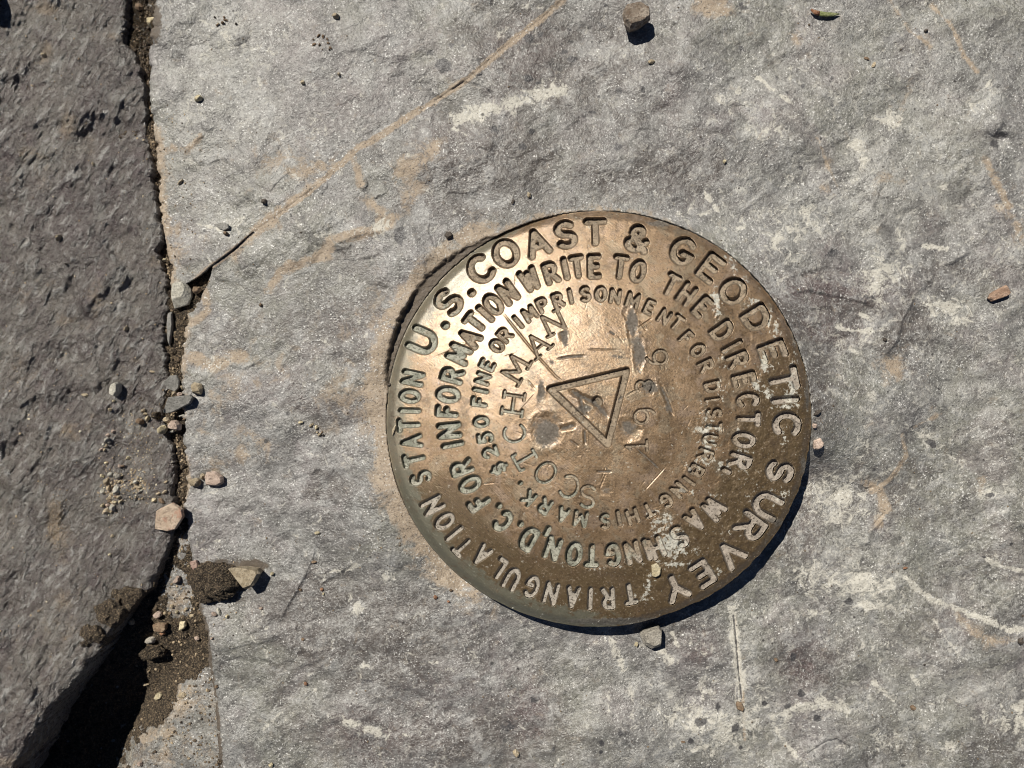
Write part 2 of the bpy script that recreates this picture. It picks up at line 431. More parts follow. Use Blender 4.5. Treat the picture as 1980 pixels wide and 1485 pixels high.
# ------------------------------------------------------------------ edges of the two big rocks (layout units)
LEFT_EDGE = [(-400, 250), (0, 247), (25, 243), (55, 242), (80, 238), (105, 262), (130, 270), (165, 280), (200, 283), (250, 285), (300, 290),
             (350, 296), (400, 301), (430, 309), (452, 312), (470, 309), (486, 298), (494, 305), (510, 313), (540, 321),
             (575, 329), (600, 326), (615, 317), (665, 315), (690, 322), (730, 327), (760, 322), (790, 318), (820, 316), (845, 325),
             (870, 336), (910, 338), (960, 338), (1000, 334), (1040, 330), (1075, 318), (1100, 306), (1135, 296), (1150, 274),
             (1200, 232), (1267, 186), (1343, 122), (1428, 58), (1485, 33), (1600, -30), (4500, -300)]
RIGHT_EDGE = [(-400, 300), (0, 300), (60, 293), (110, 288), (150, 288), (200, 291), (250, 297), (280, 301), (330, 305), (400, 309), (440, 314),
              (470, 320), (510, 329), (550, 331), (575, 343), (600, 352), (620, 360), (680, 352), (740, 352), (800, 353), (850, 355), (885, 358),
              (905, 366), (940, 358), (980, 354), (1045, 365), (1085, 373), (1130, 380), (1180, 386), (1210, 397), (1290, 405),
              (1340, 414), (1390, 419), (1485, 425), (4500, 440)]
NOTCH = [(354, 554), (376, 541), (396, 528), (411, 514), (408, 528), (402, 548), (392, 566), (386, 584), (374, 601), (352, 610), (335, 600), (336, 566)]

def edge(tab, v, seed):
    a = np.array(tab, float)
    e = np.interp(v, a[:, 0], a[:, 1])
    ch = fbm(v / 22.0, v * 0 + 5.5, 2, seed + 9)
    return e + 4.0 * fbm(v / 24.0, v * 0 + 3.3, 4, seed, 0.6) + 2.0 * gnoise(v / 6.0, v * 0 + 8.1, seed + 5) - (4.5 if seed > 150 else -4.5) * smooth(.12, .3, ch)

# disk frame
CX, CY, RX, RY = 1158.0, 810.0, 411.0, 402.0
DOME, TILT, THICK = 55.0, 37.0, 26.0
def disk_rho(u, v): return np.hypot((u - CX) / RX, (v - CY) / RY)
def rim_plane(u, v): return 36.0 + TILT * ((u - CX) * 0.6 + (v - CY) * 0.8) / 406.0
def disk_ang(u, v): return np.degrees(np.arctan2(CY - v, u - CX))     # 0 right, 90 up on the photo

def z_left(u, v):
    z = 3.0 + 112.0 * smooth(1050, 1570, v + 0.35 * (300 - u)) + 10 * smooth(60, -300, u)
    z = z + 20 * fbm(u / 210, v / 210, 3, 4) + 20 * fbm(u / 95, v / 95, 3, 21) + 105 * np.exp(-((u + 100) / 55) ** 2 - ((v + 62) / 42) ** 2)  # last term: unseen hump added off the corner to cast its shadow
    # long wrinkles rising steeply to the right
    a = math.radians(62)
    p = u * math.cos(a) - v * math.sin(a); q = u * math.sin(a) + v * math.cos(a)
    wx = 5 * fbm(u / 40, v / 40, 2, 55)
    z = z + 3.0 * fbm((p + wx) / 50, (q + wx) / 24, 2, 61) + 2.6 * fbm((p + wx) / 30, (q - wx) / 11, 3, 63) + 2.0 * fbm((p - wx) / 16, (q + .5 * wx) / 8, 2, 65)
    z = z + 0.6 * fbm(u / 6, v / 6, 2, 67)
    for poly, h, w in LEFT_LEDGES:
        idx, d, sd, par = line_field(u, v, poly, w * 3)
        end = np.minimum(smooth(0, 0.15, par), smooth(1, 0.85, par))
        sd = sd + 3.5 * fbm(u.ravel()[idx] / 14, v.ravel()[idx] / 14, 2, 78)
        add = 1.4 * h * end * np.where(sd > 0, np.exp(-sd / (1.3 * w)), np.exp(-np.abs(sd) / 26.0))
        zr = z.ravel(); zr[idx] += add; z = zr.reshape(z.shape)
    for (cx, cy, rx, ry, dep) in LEFT_HOLLOWS:
        z = z - dep * np.exp(-(((u - cx) / rx) ** 2 + ((v - cy) / ry) ** 2))
    return z

# (polyline, height, width): the high side is to the left of the direction of travel
LEFT_LEDGES = [
    ([(150, 600), (170, 588), (186, 570), (200, 545), (222, 520), (240, 505)], 13, 60),
    ([(192, 765), (187, 735), (185, 700), (179, 665), (178, 640), (172, 622)], 11, 45),
    ([(192, 765), (186, 780), (175, 790)], 5, 30),
    ([(15, 960), (40, 925), (70, 890), (85, 850), (95, 800)], 15, 60),
    ([(20, 800), (55, 770), (95, 740), (110, 700)], 6, 40),
    ([(190, 205), (200, 150), (215, 110)], 3, 25),
    ([(30, 320), (60, 260), (70, 200)], 4, 40),
]
LEFT_HOLLOWS = [(20, 900, 55, 70, 12), (10, 560, 40, 60, 8), (60, 1010, 80, 50, 4), (30, -10, 60, 45, 6)]

CRACK = [(382, 541), (411, 514), (450, 485), (490, 450), (540, 412), (600, 370), (650, 325), (692, 287), (735, 262), (790, 226), (850, 190), (905, 152), (960, 105), (1000, 72), (1045, 38), (1092, -4)]
LEDGES = [
    ([(355, 553), (378, 541), (398, 527), (412, 514), (440, 492), (480, 458)], 9, 80),
    ([(412, 514), (490, 450), (560, 396), (640, 334), (700, 284)], 1.2, 60),
    ([(698, 368), (704, 362), (713, 356)], 6, 14),
    ([(718, 378), (726, 382), (738, 376), (754, 371)], 7, 16),
    ([(538, 1206), (555, 1172), (573, 1142), (587, 1118), (602, 1085), (612, 1050)], 7, 50),
    ([(612, 1135), (640, 1115), (668, 1098), (690, 1085)], 5, 30),
    ([(1640, 942), (1668, 945), (1690, 940)], 4, 20),
    ([(1690, 962), (1720, 930), (1733, 908), (1738, 892), (1757, 882)], 5, 30),
    ([(1757, 880), (1748, 858), (1742, 838), (1752, 834), (1765, 820), (1762, 800)], 4, 26),
    ([(1658, 1052), (1679, 1049), (1684, 1030), (1697, 1015), (1708, 1000)], 5, 24),
    ([(1662, 1108), (1662, 1085), (1668, 1072)], 4, 20),
    ([(1816, 516), (1840, 508), (1858, 497), (1880, 482)], 8, 40),
    ([(1562, 1456), (1578, 1444), (1596, 1434), (1616, 1429), (1634, 1434), (1645, 1444)], -5, 24),
    ([(1440, 1322), (1452, 1326), (1464, 1319), (1478, 1323), (1500, 1321)], 4, 18),
    ([(1500, 575), (1560, 560), (1620, 572), (1680, 585), (1700, 605)], 7, 26),
    ([(1505, 602), (1560, 597), (1612, 590)], 6, 24),
    ([(1510, 545), (1550, 525), (1600, 515), (1660, 523)], 5, 24),
    ([(1700, 700), (1735, 660), (1742, 625), (1770, 570), (1800, 540)], 7, 40),
    ([(1790, 545), (1803, 538), (1806, 528)], 4, 14),
    ([(1918, 268), (1936, 240), (1948, 236)], 6, 30),
    ([(340, 270), (362, 288), (390, 262), (385, 250)], 4, 18),
    ([(600, 275), (640, 300), (690, 300)], 4, 40),
    ([(700, 215), (690, 250), (668, 270)], 3, 30),
    ([(655, 498), (672, 480), (650, 470), (700, 452), (750, 445)], 4, 22),
    ([(660, 500), (690, 502), (735, 490)], 4, 24),
    ([(1270, 240), (1290, 262), (1310, 290), (1322, 340)], 4, 24),
    ([(560, 925), (600, 915), (625, 900)], 4, 24),
    ([(430, 700), (470, 712), (520, 690)], 5, 30),
]
TAN_LINES = [(CRACK, 5.5, 1.1), ([(480, 455), (560, 395), (620, 350)], 9, .75),
    ([(310, 300), (335, 285), (358, 292), (388, 262)], 8, .6), ([(300, 250), (312, 400), (330, 520)], 14, .75),
    ([(452, 490), (470, 470), (530, 425)], 12, .7), ([(560, 515), (590, 507), (630, 490), (640, 462), (700, 452), (740, 440), (762, 420)], 11, .85),
    ([(515, 560), (540, 530), (560, 508)], 8, .8), ([(700, 360), (690, 330), (685, 300)], 8, .7), ([(715, 385), (735, 410), (735, 440)], 12, .7),
    ([(640, 320), (560, 330), (520, 310)], 18, .55), ([(375, 690), (410, 705), (470, 690)], 13, .8), ([(395, 560), (400, 600), (372, 625)], 8, .8),
    ([(480, 740), (420, 760), (400, 830)], 30, .35), ([(780, 340), (800, 310), (830, 290)], 26, .6), ([(800, 360), (790, 390)], 18, .5),
    ([(1735, 240), (1790, 60)], 6, .3), ([(1720, 0), (1760, 60), (1800, 90)], 5, .6), ([(1800, 10), (1840, 50), (1865, 110), (1890, 140)], 5, .6),
    ([(1905, 310), (1925, 350), (1950, 400)], 8, .65), ([(1930, 400), (1965, 430), (1980, 470)], 10, .5),
    ([(1580, 265), (1600, 320), (1620, 360)], 4, .5), ([(1820, 800), (1742, 838), (1750, 880)], 4, .5), ([(1745, 840), (1752, 880), (1722, 925), (1690, 950)], 5, .8),
    ([(1672, 935), (1700, 950), (1712, 985), (1700, 1010)], 10, .7), ([(1850, 1195), (1910, 1240), (1960, 1238)], 12, .5),
    ([(1422, 1185), (1425, 1250), (1436, 1330), (1440, 1430)], 3, .7), ([(355, 880), (365, 930), (352, 975)], 6, .8), ([(420, 900), (510, 860), (480, 840)], 22, .45)]
TAN_BLOBS = [(1380, 14, 34, 22, .95), (1545, 75, 16, 14, .55), (1568, 110, 10, 10, .5), (1728, 715, 26, 22, .8), (700, 620, 40, 60, .35), (520, 700, 60, 40, .3),
             (660, 760, 60, 60, .4), (560, 300, 60, 30, .4), (340, 480, 20, 60, .5), (1588, 365, 14, 10, .5), (1720, 345, 22, 14, .45), (1900, 925, 12, 20, .45)]
CHALK_LINES = [([(884, 236), (930, 215), (980, 200), (1020, 192), (1050, 182), (1085, 172)], 13, .95), ([(1463, 148), (1490, 170), (1524, 197)], 5, .9),
    ([(1528, 130), (1528, 165)], 4, .7), ([(1497, 1388), (1512, 1380), (1540, 1370), (1580, 1363), (1632, 1370)], 10, 1.0), ([(1494, 1390), (1505, 1420), (1520, 1440), (1540, 1465)], 5, .8),
    ([(1752, 1118), (1770, 1137), (1800, 1158), (1850, 1178), (1900, 1195), (1940, 1214), (1980, 1218)], 6, .95), ([(1910, 1083), (1945, 1098), (1985, 1104)], 4, .9),
    ([(1805, 1198), (1830, 1235), (1855, 1270)], 3, .7), ([(668, 1395), (690, 1402), (720, 1415), (750, 1425)], 8, .85), ([(1418, 1180), (1422, 1240), (1432, 1330), (1440, 1420)], 11, .85),
    ([(1690, 1320), (1710, 1340), (1728, 1355)], 5, .8), ([(1763, 1307), (1772, 1322)], 4, .9), ([(1180, 1240), (1195, 1265), (1205, 1292)], 8, .75),
    ([(1225, 1330), (1222, 1370), (1225, 1400)], 7, .6), ([(1175, 1335), (1178, 1375)], 4, .6), ([(1735, 445), (1745, 480)], 8, .7), ([(1785, 475), (1830, 481)], 4, .9),
    ([(1620, 632), (1660, 640), (1705, 638)], 5, .8), ([(1662, 607), (1678, 612)], 4, 1.0), ([(505, 1195), (520, 1160), (512, 1240), (520, 1290)], 4, .5),
    ([(510, 1410), (545, 1375)], 3, .6), ([(815, 1285), (845, 1280)], 3, .8), ([(1365, 375), (1385, 405)], 5, .8), ([(380, 433), (400, 437), (425, 443)], 3, .9),
    ([(1300, 1225), (1310, 1250)], 4, .7), ([(1280, 1260), (1300, 1280)], 8, .7), ([(1930, 700), (1980, 695)], 4, .5), ([(620, 1130), (650, 1108), (690, 1090)], 8, .55),
    ([(1005, 10), (1060, 18)], 4, .6)]
CHALK_BLOBS = [(1715, 232, 22, 20, .9), (1655, 278, 14, 12, .8), (1670, 305, 8, 22, .7), (1410, 190, 30, 26, .35), (1720, 525, 40, 22, .75), (1700, 560, 30, 40, .55), (1820, 598, 45, 22, .7),
    (1850, 620, 30, 12, .6), (1615, 965, 45, 40, .75), (1660, 870, 22, 16, .55), (1585, 1115, 60, 34, .6), (1680, 1130, 60, 26, .85), (1690, 1172, 60, 12, .8), (1580, 1188, 18, 10, .6),
    (1400, 1400, 70, 60, .62), (1345, 1385, 30, 40, .6), (1500, 470, 40, 30, .45), (1540, 430, 60, 40, .5), (1390, 430, 60, 40, .35), (1925, 1390, 30, 14, .75), (1972, 1392, 14, 40, .9),
    (1910, 165, 10, 14, .6), (1875, 200, 14, 18, .6), (1480, 250, 30, 30, .4), (1915, 955, 26, 10, .6), (1800, 850, 20, 22, .7), (1850, 890, 26, 14, .5), (1715, 1435, 26, 14, .75), (1835, 1440, 16, 10, .7),
    (1740, 1425, 30, 16, .5), (700, 1285, 14, 12, .6), (692, 1178, 14, 10, .6), (745, 1115, 8, 10, .7), (1640, 665, 40, 20, .45), (780, 850, 50, 40, .2), (1310, 1390, 30, 40, .5), (1480, 1350, 26, 26, .5),
    (452, 440, 30, 40, .25), (430, 60, 80, 60, .25), (570, 250, 60, 40, .2), (735, 440, 14, 22, .75), (650, 460, 50, 10, .4), (380, 230, 26, 26, .3), (405, 705, 12, 22, .6), (1025, 1205, 18, 10, .4), (1940, 500, 60, 60, .2), (1700, 1260, 40, 40, .3)]
LIGHT = [(420, 200, 120, 150, .55), (520, 60, 140, 60, .5), (420, 420, 80, 60, .3), (1720, 300, 160, 200, .45), (1500, 170, 90, 60, .3), (1650, 1120, 130, 110, .4), (1820, 1330, 160, 80, .4), (1400, 1380, 130, 80, .45), (1880, 800, 90, 90, .3), (470, 1400, 60, 80, .2), (900, 210, 80, 30, .3), (1210, 1300, 60, 60, .25), (540, 880, 120, 60, .15), (1440, 430, 60, 50, .35)]  # paler tones; the upper left ones paint the sun sheen into the rock
DARKER = [(930, 310, 130, 70, .55), (880, 400, 120, 30, .4), (1110, 130, 150, 110, .4), (1300, 330, 120, 70, .35), (1590, 590, 130, 60, .6), (1560, 760, 50, 80, .5), (700, 640, 90, 70, .4), (560, 620, 90, 60, .25), (600, 1180, 110, 70, .5), (760, 1230, 140, 90, .45), (840, 1420, 150, 60, .4), (1020, 1390, 80, 60, .4), (1530, 1060, 50, 60, .4), (1740, 960, 100, 90, .25), (1750, 620, 60, 80, .4), (1920, 1440, 80, 50, .4), (1340, 1250, 70, 40, .35), (640, 790, 70, 50, .3), (1000, 60, 90, 50, .35), (1180, 350, 90, 50, .4), (660, 940, 90, 60, .25), (500, 1290, 60, 70, .2), (1830, 530, 70, 40, .3), (1560, 1290, 60, 50, .4)]  # darker stains, with the shade of turned-away facets painted in
FLECKY = [(1650, 750, 420, 800, .9), (1350, 250, 260, 260, .6), (1350, 1380, 220, 140, .8), (760, 1330, 280, 200, .3), (450, 200, 200, 300, .35)]
DARK_BLOBS = [(858, 127, 15, 13, 1), (832, 102, 7, 6, 1), (873, 87, 7, 5, .9), (895, 88, 5, 4, .8), (773, 455, 11, 17, .95), (1022, 75, 11, 9, .9), (1022, 152, 9, 8, .9), (1106, 115, 13, 7, .9), (1220, 12, 8, 9, .8),
    (1045, 66, 6, 8, .8), (1163, 50, 12, 9, .6), (1198, 175, 6, 7, .9), (1145, 217, 6, 4, .9), (1145, 167, 9, 9, .6), (1243, 170, 7, 7, .8), (1028, 255, 6, 6, .9), (1010, 283, 9, 8, .9), (1195, 285, 8, 8, .9), (1128, 225, 5, 4, .7),
    (1170, 10, 6, 5, .8), (1435, 12, 14, 12, .6), (1432, 95, 8, 8, .6), (960, 250, 26, 18, .55), (1090, 100, 10, 6, .7), (1159, 185, 7, 5, .6), (1104, 80, 8, 5, .6), (1040, 160, 8, 6, .6),
    (1355, 1396, 13, 9, 1), (1388, 1367, 5, 9, .9), (1422, 1408, 7, 9, .95), (1336, 1433, 7, 6, .95), (1163, 1437, 6, 7, 1), (1161, 1455, 5, 5, .8), (1200, 1417, 6, 6, .9), (1070, 1449, 4, 6, .8), (1432, 1447, 4, 5, .9), (1478, 1360, 5, 6, .9),
    (1581, 1389, 8, 7, 1), (1523, 1366, 7, 5, .95), (1533, 1270, 6, 8, .9), (1548, 1342, 8, 10, .8), (1642, 1163, 8, 8, .95), (1800, 855, 9, 6, .9), (1806, 862, 6, 5, .9), (1914, 957, 10, 5, .95), (1552, 166, 5, 5, .9), (1609, 151, 4, 4, .8),
    (1610, 205, 4, 4, .7), (1521, 248, 4, 4, .8), (1545, 313, 4, 4, .8), (1548, 325, 4, 5, .9), (1883, 1005, 4, 5, .8), (1902, 1077, 5, 4, .8), (985, 1405, 20, 14, .6), (707, 1320, 16, 18, .5), (750, 1240, 10, 12, .3), (770, 1250, 20, 12, .3),
    (1034, 1352, 14, 7, .7), (1112, 1287, 8, 6, .6), (1520, 485, 40, 12, .5), (1610, 490, 20, 12, .6), (1675, 575, 24, 16, .5), (1075, 1305, 4, 5, .6), (890, 440, 10, 10, .5), (1100, 60, 6, 6, .6), (925, 300, 40, 26, .45), (870, 330, 20, 14, .4),
    (1935, 262, 16, 9, .9), (1922, 278, 8, 9, .9), (1065, 20, 16, 6, .5), (615, 60, 30, 14, .2), (1850, 60, 10, 10, .4), (868, 365, 12, 9, .4)]
PURPLE = [(1025, 1370, 36, 60, .9), (1010, 1300, 50, 40, .4), (1355, 1255, 34, 30, .75), (1555, 1285, 34, 34, .8), (720, 640, 80, 60, .4), (560, 760, 60, 40, .4), (640, 230, 90, 50, .45), (590, 60, 60, 40, .4),
    (1000, 110, 90, 70, .4), (1590, 560, 90, 24, .8), (1600, 640, 50, 30, .55), (1500, 700, 40, 60, .3), (720, 1420, 90, 60, .5), (850, 1370, 60, 60, .35), (1560, 985, 30, 70, .6), (1300, 200, 16, 80, .5), (1600, 480, 30, 20, .6), (1850, 1215, 50, 24, .5),
    (1740, 1450, 50, 30, .3), (860, 240, 80, 60, .3), (1805, 435, 20, 18, .6)]
CRACK_LINES = [([(1418, 1190), (1424, 1250), (1428, 1300), (1434, 1350)], 1.6, 3.0), (CRACK, 1.6, 1.3), (CRACK[:4], 2.0, 4.0), ([(1562, 1456), (1596, 1433), (1618, 1428), (1645, 1444)], 2.2, 3.5), ([(1650, 936), (1672, 945), (1690, 942)], 2.0, 3),
               ([(1905, 312), (1930, 360), (1955, 402)], 1.5, 1.5), ([(1690, 1016), (1700, 1003), (1708, 995)], 2.2, 3), ([(695, 287), (702, 320), (712, 350)], 1.5, 1.5)]

def accumulate(A, idx, val):
    f = A.ravel(); f[idx] = np.maximum(f[idx], val); return f.reshape(A.shape)
def paint_lines(U, V, lines):
    A = np.zeros(U.shape)
    for poly, w, s in lines:
        idx, d, sd, par = line_field(U, V, poly, w * 3.2)
        A = accumulate(A, idx, s * np.exp(-(d / (w * 1.25)) ** 2))
    return A
def paint_blobs(U, V, blobs, A=None):
    A = np.zeros(U.shape) if A is None else A
    for (cx, cy, rx, ry, s) in blobs:
        m = (np.abs(U - cx) < 3 * rx) & (np.abs(V - cy) < 3 * ry)
        idx = np.flatnonzero(m)
        q = ((U.ravel()[idx] - cx) / (rx * 1.2)) ** 2 + ((V.ravel()[idx] - cy) / (ry * 1.2)) ** 2
        A = accumulate(A, idx, s * np.exp(-q))
    return A

def ul_weight(u, v):
    """1 where the rock is chipped away along the upper left rim"""
    a = disk_ang(u, v) + 3.5 * fbm(u / 30, v / 30, 2, 9)
    return smooth(116, 125, a) * smooth(175, 166, a)

def fillet_weight(u, v):
    a = (disk_ang(u, v) + 360) % 360      # 0..360
    w_top = np.where(a < 180, smooth(0, 0, a) + 1, 0.0)
    w = np.where((a >= 0) & (a <= 180), 1.0, 0.0)
    w = np.where(a > 180, smooth(222, 196, a), w)
    w = np.where(a > 330, smooth(344, 358, a), w)
    return w * (1 - smooth(0.05, 0.5, ul_weight(u, v)))

def z_right(u, v, detail=True):
    z = 8 * fbm(u / 430, v / 430, 2, 1) + 22.0 * fbm(u / 210, v / 170, 4, 2, 0.45)
    w = 30 * fbm(u / 120, v / 120, 2, 7)
    q = 3.2 * fbm((u + w) / 210, (v - w) / 150, 3, 11)
    fr = q - np.floor(q)
    z = z + 2.2 * smooth(-.2, .5, fbm(u / 200, v / 200, 2, 19)) * (np.floor(q) + smooth(0.0, 0.14, fr + 0.05 * gnoise(u / 9, v / 9, 20)))
    a = math.radians(33)
    p = u * math.cos(a) - v * math.sin(a); r = u * math.sin(a) + v * math.cos(a)
    calm = smooth(-.25, .35, fbm(u / 140, v / 120, 3, 29))
    z = z + (0.8 + 3.0 * calm) * fbm(p / 85 + w / 90, r / 48, 3, 13) + (0.35 + 0.9 * calm) * fbm(p / 26, r / 17, 3, 14) + 0.4 * fbm(u / 5, v / 5, 2, 15)
    for poly, h, wd in LEDGES:
        idx, d, sd, par = line_field(u, v, poly, wd * 3)
        end = np.minimum(smooth(0, 0.2, par), smooth(1, 0.8, par))
        s2 = sd if h > 0 else -sd
        jit = 1.6 * gnoise(u.ravel()[idx] / 7, v.ravel()[idx] / 7, 77)
        s2 = s2 + jit
        zr = z.ravel(); zr[idx] += 0.8 * abs(h) * end * np.where(s2 > 0, np.exp(-s2 / wd), np.exp(-np.abs(s2) / 3.5)); z = zr.reshape(z.shape)
    for poly, wd, dp in CRACK_LINES:
        idx, d, sd, par = line_field(u, v, poly, 10)
        zr = z.ravel(); zr[idx] -= dp * np.exp(-(d / wd) ** 2); z = zr.reshape(z.shape)
    z = z - 9 * np.exp(-(((u - 1932) / 17) ** 2 + ((v - 266) / 11) ** 2))
    # around the disk
    rho = disk_rho(u, v); R = 406.0
    d = (rho - 1.0) * R
    rp = rim_plane(u, v)
    fw = fillet_weight(u, v)
    rise = (rp - 5.0) * np.exp(-np.maximum(d, 0) / 85.0)
    near = np.exp(-np.maximum(d, 0) / 40.0)
    z = z * (1 - 0.75 * fw * near) + fw * np.maximum(rise, 0) * (rho > 0.5)
    ul = ul_weight(u, v)
    wid = 23 * np.clip(np.sin(np.radians((disk_ang(u, v) - 116) / 60.0 * 180)), 0.0, 1) ** 1.1 + 5.0 * fbm(u / 13, v / 13, 3, 33)
    bank = smooth(wid - 5, wid + 6.0, d)
    z = z * (1 - ul) + ul * (bank * np.maximum(z + 3, 1) + (1 - bank) * (-5 + 1.5 * fbm(u / 8, v / 8, 2, 4)))
    z = np.where(rho < 1.0, np.minimum(z, rp - THICK - 6), z)
    n = in_poly(u, v, NOTCH)
    z = np.where(n, -42.0, z)
    return z

# ------------------------------------------------------------------ right rock
def build_right():
    off = axis(0, 0, 1700, 5200, 2.0)
    vs = axis(-2600, -16, 1502, 4200, 2.0)
    f = edge(RIGHT_EDGE, vs, 101)
    base = 300 + off
    U = base[None, :] + (f[:, None] - 300) * np.clip(1 - off[None, :] / 420.0, 0, 1)
    V = np.repeat(vs[:, None], len(off), 1)
    OFF = np.repeat(off[None, :], len(vs), 0)
    Z = z_right(U, V)
    Z = Z - 5.0 * np.exp(-OFF / 4.0)
    inside = disk_rho(U, V) < 0.86
    X, Y, Zw = P(U, V, Z)
    co = np.stack([X, Y, Zw], -1)
    # vertical faces along the open edge
    sk = []
    for k, (dx, dz) in enumerate(((-1.0, -6), (-1.5, -30), (-1.0, -130))):
        c = co[:, 0, :].copy(); c[:, 0] += dx * S; c[:, 2] += dz * S; sk.insert(0, c[:, None, :])
    co = np.concatenate(sk + [co], 1)
    Uf = np.concatenate([U[:, :1]] * 3 + [U], 1); Vf = np.concatenate([V[:, :1]] * 3 + [V], 1)
    ins = np.concatenate([inside[:, :1]] * 3 + [inside], 1).ravel()
    quads = grid_quads(*Uf.shape)
    quads = quads[~ins[quads].all(1)]
    tan = paint_blobs(Uf, Vf, TAN_BLOBS, paint_lines(Uf, Vf, TAN_LINES))
    d = (disk_rho(Uf, Vf) - 1) * 406
    a = (disk_ang(Uf, Vf) + 360) % 360
    ring = np.exp(-(np.maximum(d, 0) / 42.0) ** 2) * smooth(120, 160, a) * smooth(250, 222, a) * 0.95
    ring2 = np.exp(-(np.maximum(d - 30, 0) / 26.0) ** 2) * smooth(112, 125, a) * smooth(185, 170, a) * 0.85
    ring3 = np.exp(-(np.maximum(d, 0) / 16.0) ** 2) * smooth(60, 90, a) * smooth(130, 118, a) * 0.6
    tan = np.maximum(np.maximum(tan, ring), np.maximum(ring2, ring3))
    chalk = paint_blobs(Uf, Vf, CHALK_BLOBS, 0.95 * paint_lines(Uf, Vf, CHALK_LINES))
    dark = paint_blobs(Uf, Vf, DARK_BLOBS)
    cr = paint_lines(Uf, Vf, [(CRACK_LINES[0][0], 1.6, .9), (CRACK_LINES[2][0], 2.2, .9), (CRACK_LINES[3][0], 1.8, .8)])
    dark = np.maximum(dark, cr)
    purple = paint_blobs(Uf, Vf, PURPLE)
    flecky = paint_blobs(Uf, Vf, FLECKY)
    patina_shade = 1.1 * paint_blobs(Uf, Vf, LIGHT) - 1.5 * paint_blobs(Uf, Vf, DARKER)  # stain tones plus sheen and facet shade put into the colour
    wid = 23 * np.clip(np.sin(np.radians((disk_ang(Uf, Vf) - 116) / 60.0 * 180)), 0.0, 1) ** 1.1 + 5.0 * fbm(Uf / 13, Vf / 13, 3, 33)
    damp = ul_weight(Uf, Vf) * smooth(wid + 2, wid - 1, d)  # dark brown band in the recess along the upper left rim
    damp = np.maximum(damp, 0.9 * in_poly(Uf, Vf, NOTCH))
    damp = paint_blobs(Uf, Vf, [(300, 45, 14, 40, .9), (366, 905, 10, 30, .5), (425, 1120, 55, 40, .95), (490, 1095, 30, 14, .9), (455, 1150, 30, 20, .6), (415, 1190, 16, 10, .5), (1300, 1205, 60, 14, .4)], damp)
    damp = np.maximum(damp, 0.75 * np.exp(-((Uf - np.interp(Vf, [t[0] for t in RIGHT_EDGE], [t[1] for t in RIGHT_EDGE])) / 9.0) ** 2) * smooth(1060, 1200, Vf))
    tan = np.maximum(tan, 0.65 * np.exp(-((Uf - np.interp(Vf, [t[0] for t in RIGHT_EDGE], [t[1] for t in RIGHT_EDGE])) / 12.0) ** 2) * smooth(200, 330, Vf) * smooth(900, 700, Vf))
    o = mesh_from('flat_rock', co.reshape(-1, 3), quads, M['slate'], attrs=dict(tan=tan, chalk=chalk, dark=dark, purple=purple, damp=damp, flecky=flecky, patina_shade=patina_shade))
    return tag(o, 'broad grey slate rock with white crust and dark spots, holding the bronze disk', 'rock', kind='thing')

def build_left():
    off = axis(0, 0, 400, 2600, 1.9)
    vs = axis(-2600, -16, 1502, 4200, 1.9)
    g = edge(LEFT_EDGE, vs, 202)
    U = g[:, None] - off[None, :]
    V = np.repeat(vs[:, None], len(off), 1)
    U, V = U[:, ::-1].copy(), V[:, ::-1].copy()
    OFF = np.repeat(off[None, ::-1], len(vs), 0)
    Z = z_left(U, V) - 6.0 * np.exp(-OFF / 5.0) - 7 * smooth(1050, 1200, V) * np.exp(-OFF / 14.0)
    co = np.stack(P(U, V, Z), -1)
    sk = []
    for dx, dz in ((1.5, -7), (2.0, -32), (-6.0, -150)):
        c = co[:, -1, :].copy(); c[:, 0] += dx * S; c[:, 2] += dz * S; sk.append(c[:, None, :])
    co = np.concatenate([co] + sk, 1)
    Uf = np.concatenate([U] + [U[:, -1:]] * 3, 1); Vf = np.concatenate([V] + [V[:, -1:]] * 3, 1)
    tan = paint_blobs(Uf, Vf, [(105, 1010, 12, 40, 1.0), (110, 1040, 26, 50, .5), (130, 240, 16, 30, .6), (90, 100, 16, 20, .6), (150, 830, 50, 24, .45), (190, 580, 16, 40, .5), (175, 690, 10, 40, .4), (60, 700, 60, 80, .3),
        (300, 510, 30, 26, .4), (90, 15, 30, 14, .7), (215, 70, 30, 10, .5), (140, 620, 30, 20, .45), (60, 560, 40, 30, .35), (250, 700, 40, 90, .25), (130, 1180, 60, 80, .35), (60, 1320, 50, 80, .3), (20, 1470, 40, 20, .6), (170, 290, 30, 60, .3), (60, 330, 50, 60, .3)])
    damp = paint_blobs(Uf, Vf, [(245, 1160, 46, 22, .6), (210, 1195, 36, 30, .6), (255, 40, 16, 40, .6)])
    o = mesh_from('flat_rock', co.reshape(-1, 3), grid_quads(*Uf.shape), M['left'], attrs=dict(tan=tan, damp=damp))
    return tag(o, 'dark purplish rough rock with a wrinkled surface, raised beside the soil crack', 'rock', kind='thing')

# lower rock and soil between the two
def z_low(u, v):
    g = np.interp(v, [t[0] for t in LEFT_EDGE], [t[1] for t in LEFT_EDGE])
    z = -16 - 6 * smooth(900, 1200, v) + 4 * fbm(u / 60, v / 60, 3, 71) + 1.3 * fbm(u / 9, v / 9, 3, 72)
    z = z - 78 * smooth(250, 150, u - g) * smooth(1150, 1400, v)
    return z
LOWSOIL = [(352, 1058, 8, 24, -.9), (345, 1145, 24, 36, -1.2), (352, 1182, 26, 12, -.8), (390, 1400, 40, 80, -1.4), (340, 1440, 60, 60, -1.4), (400, 1330, 20, 40, -.9), (300, 1470, 50, 30, -1.2), (355, 1330, 18, 20, -.6), (365, 1040, 10, 20, -.4)]
SOILADD = [(330, 1270, 40, 40, 1.0), (300, 1370, 30, 40, .8), (380, 1240, 26, 50, .8), (300, 1240, 40, 40, .8), (310, 1310, 40, 30, .7)]
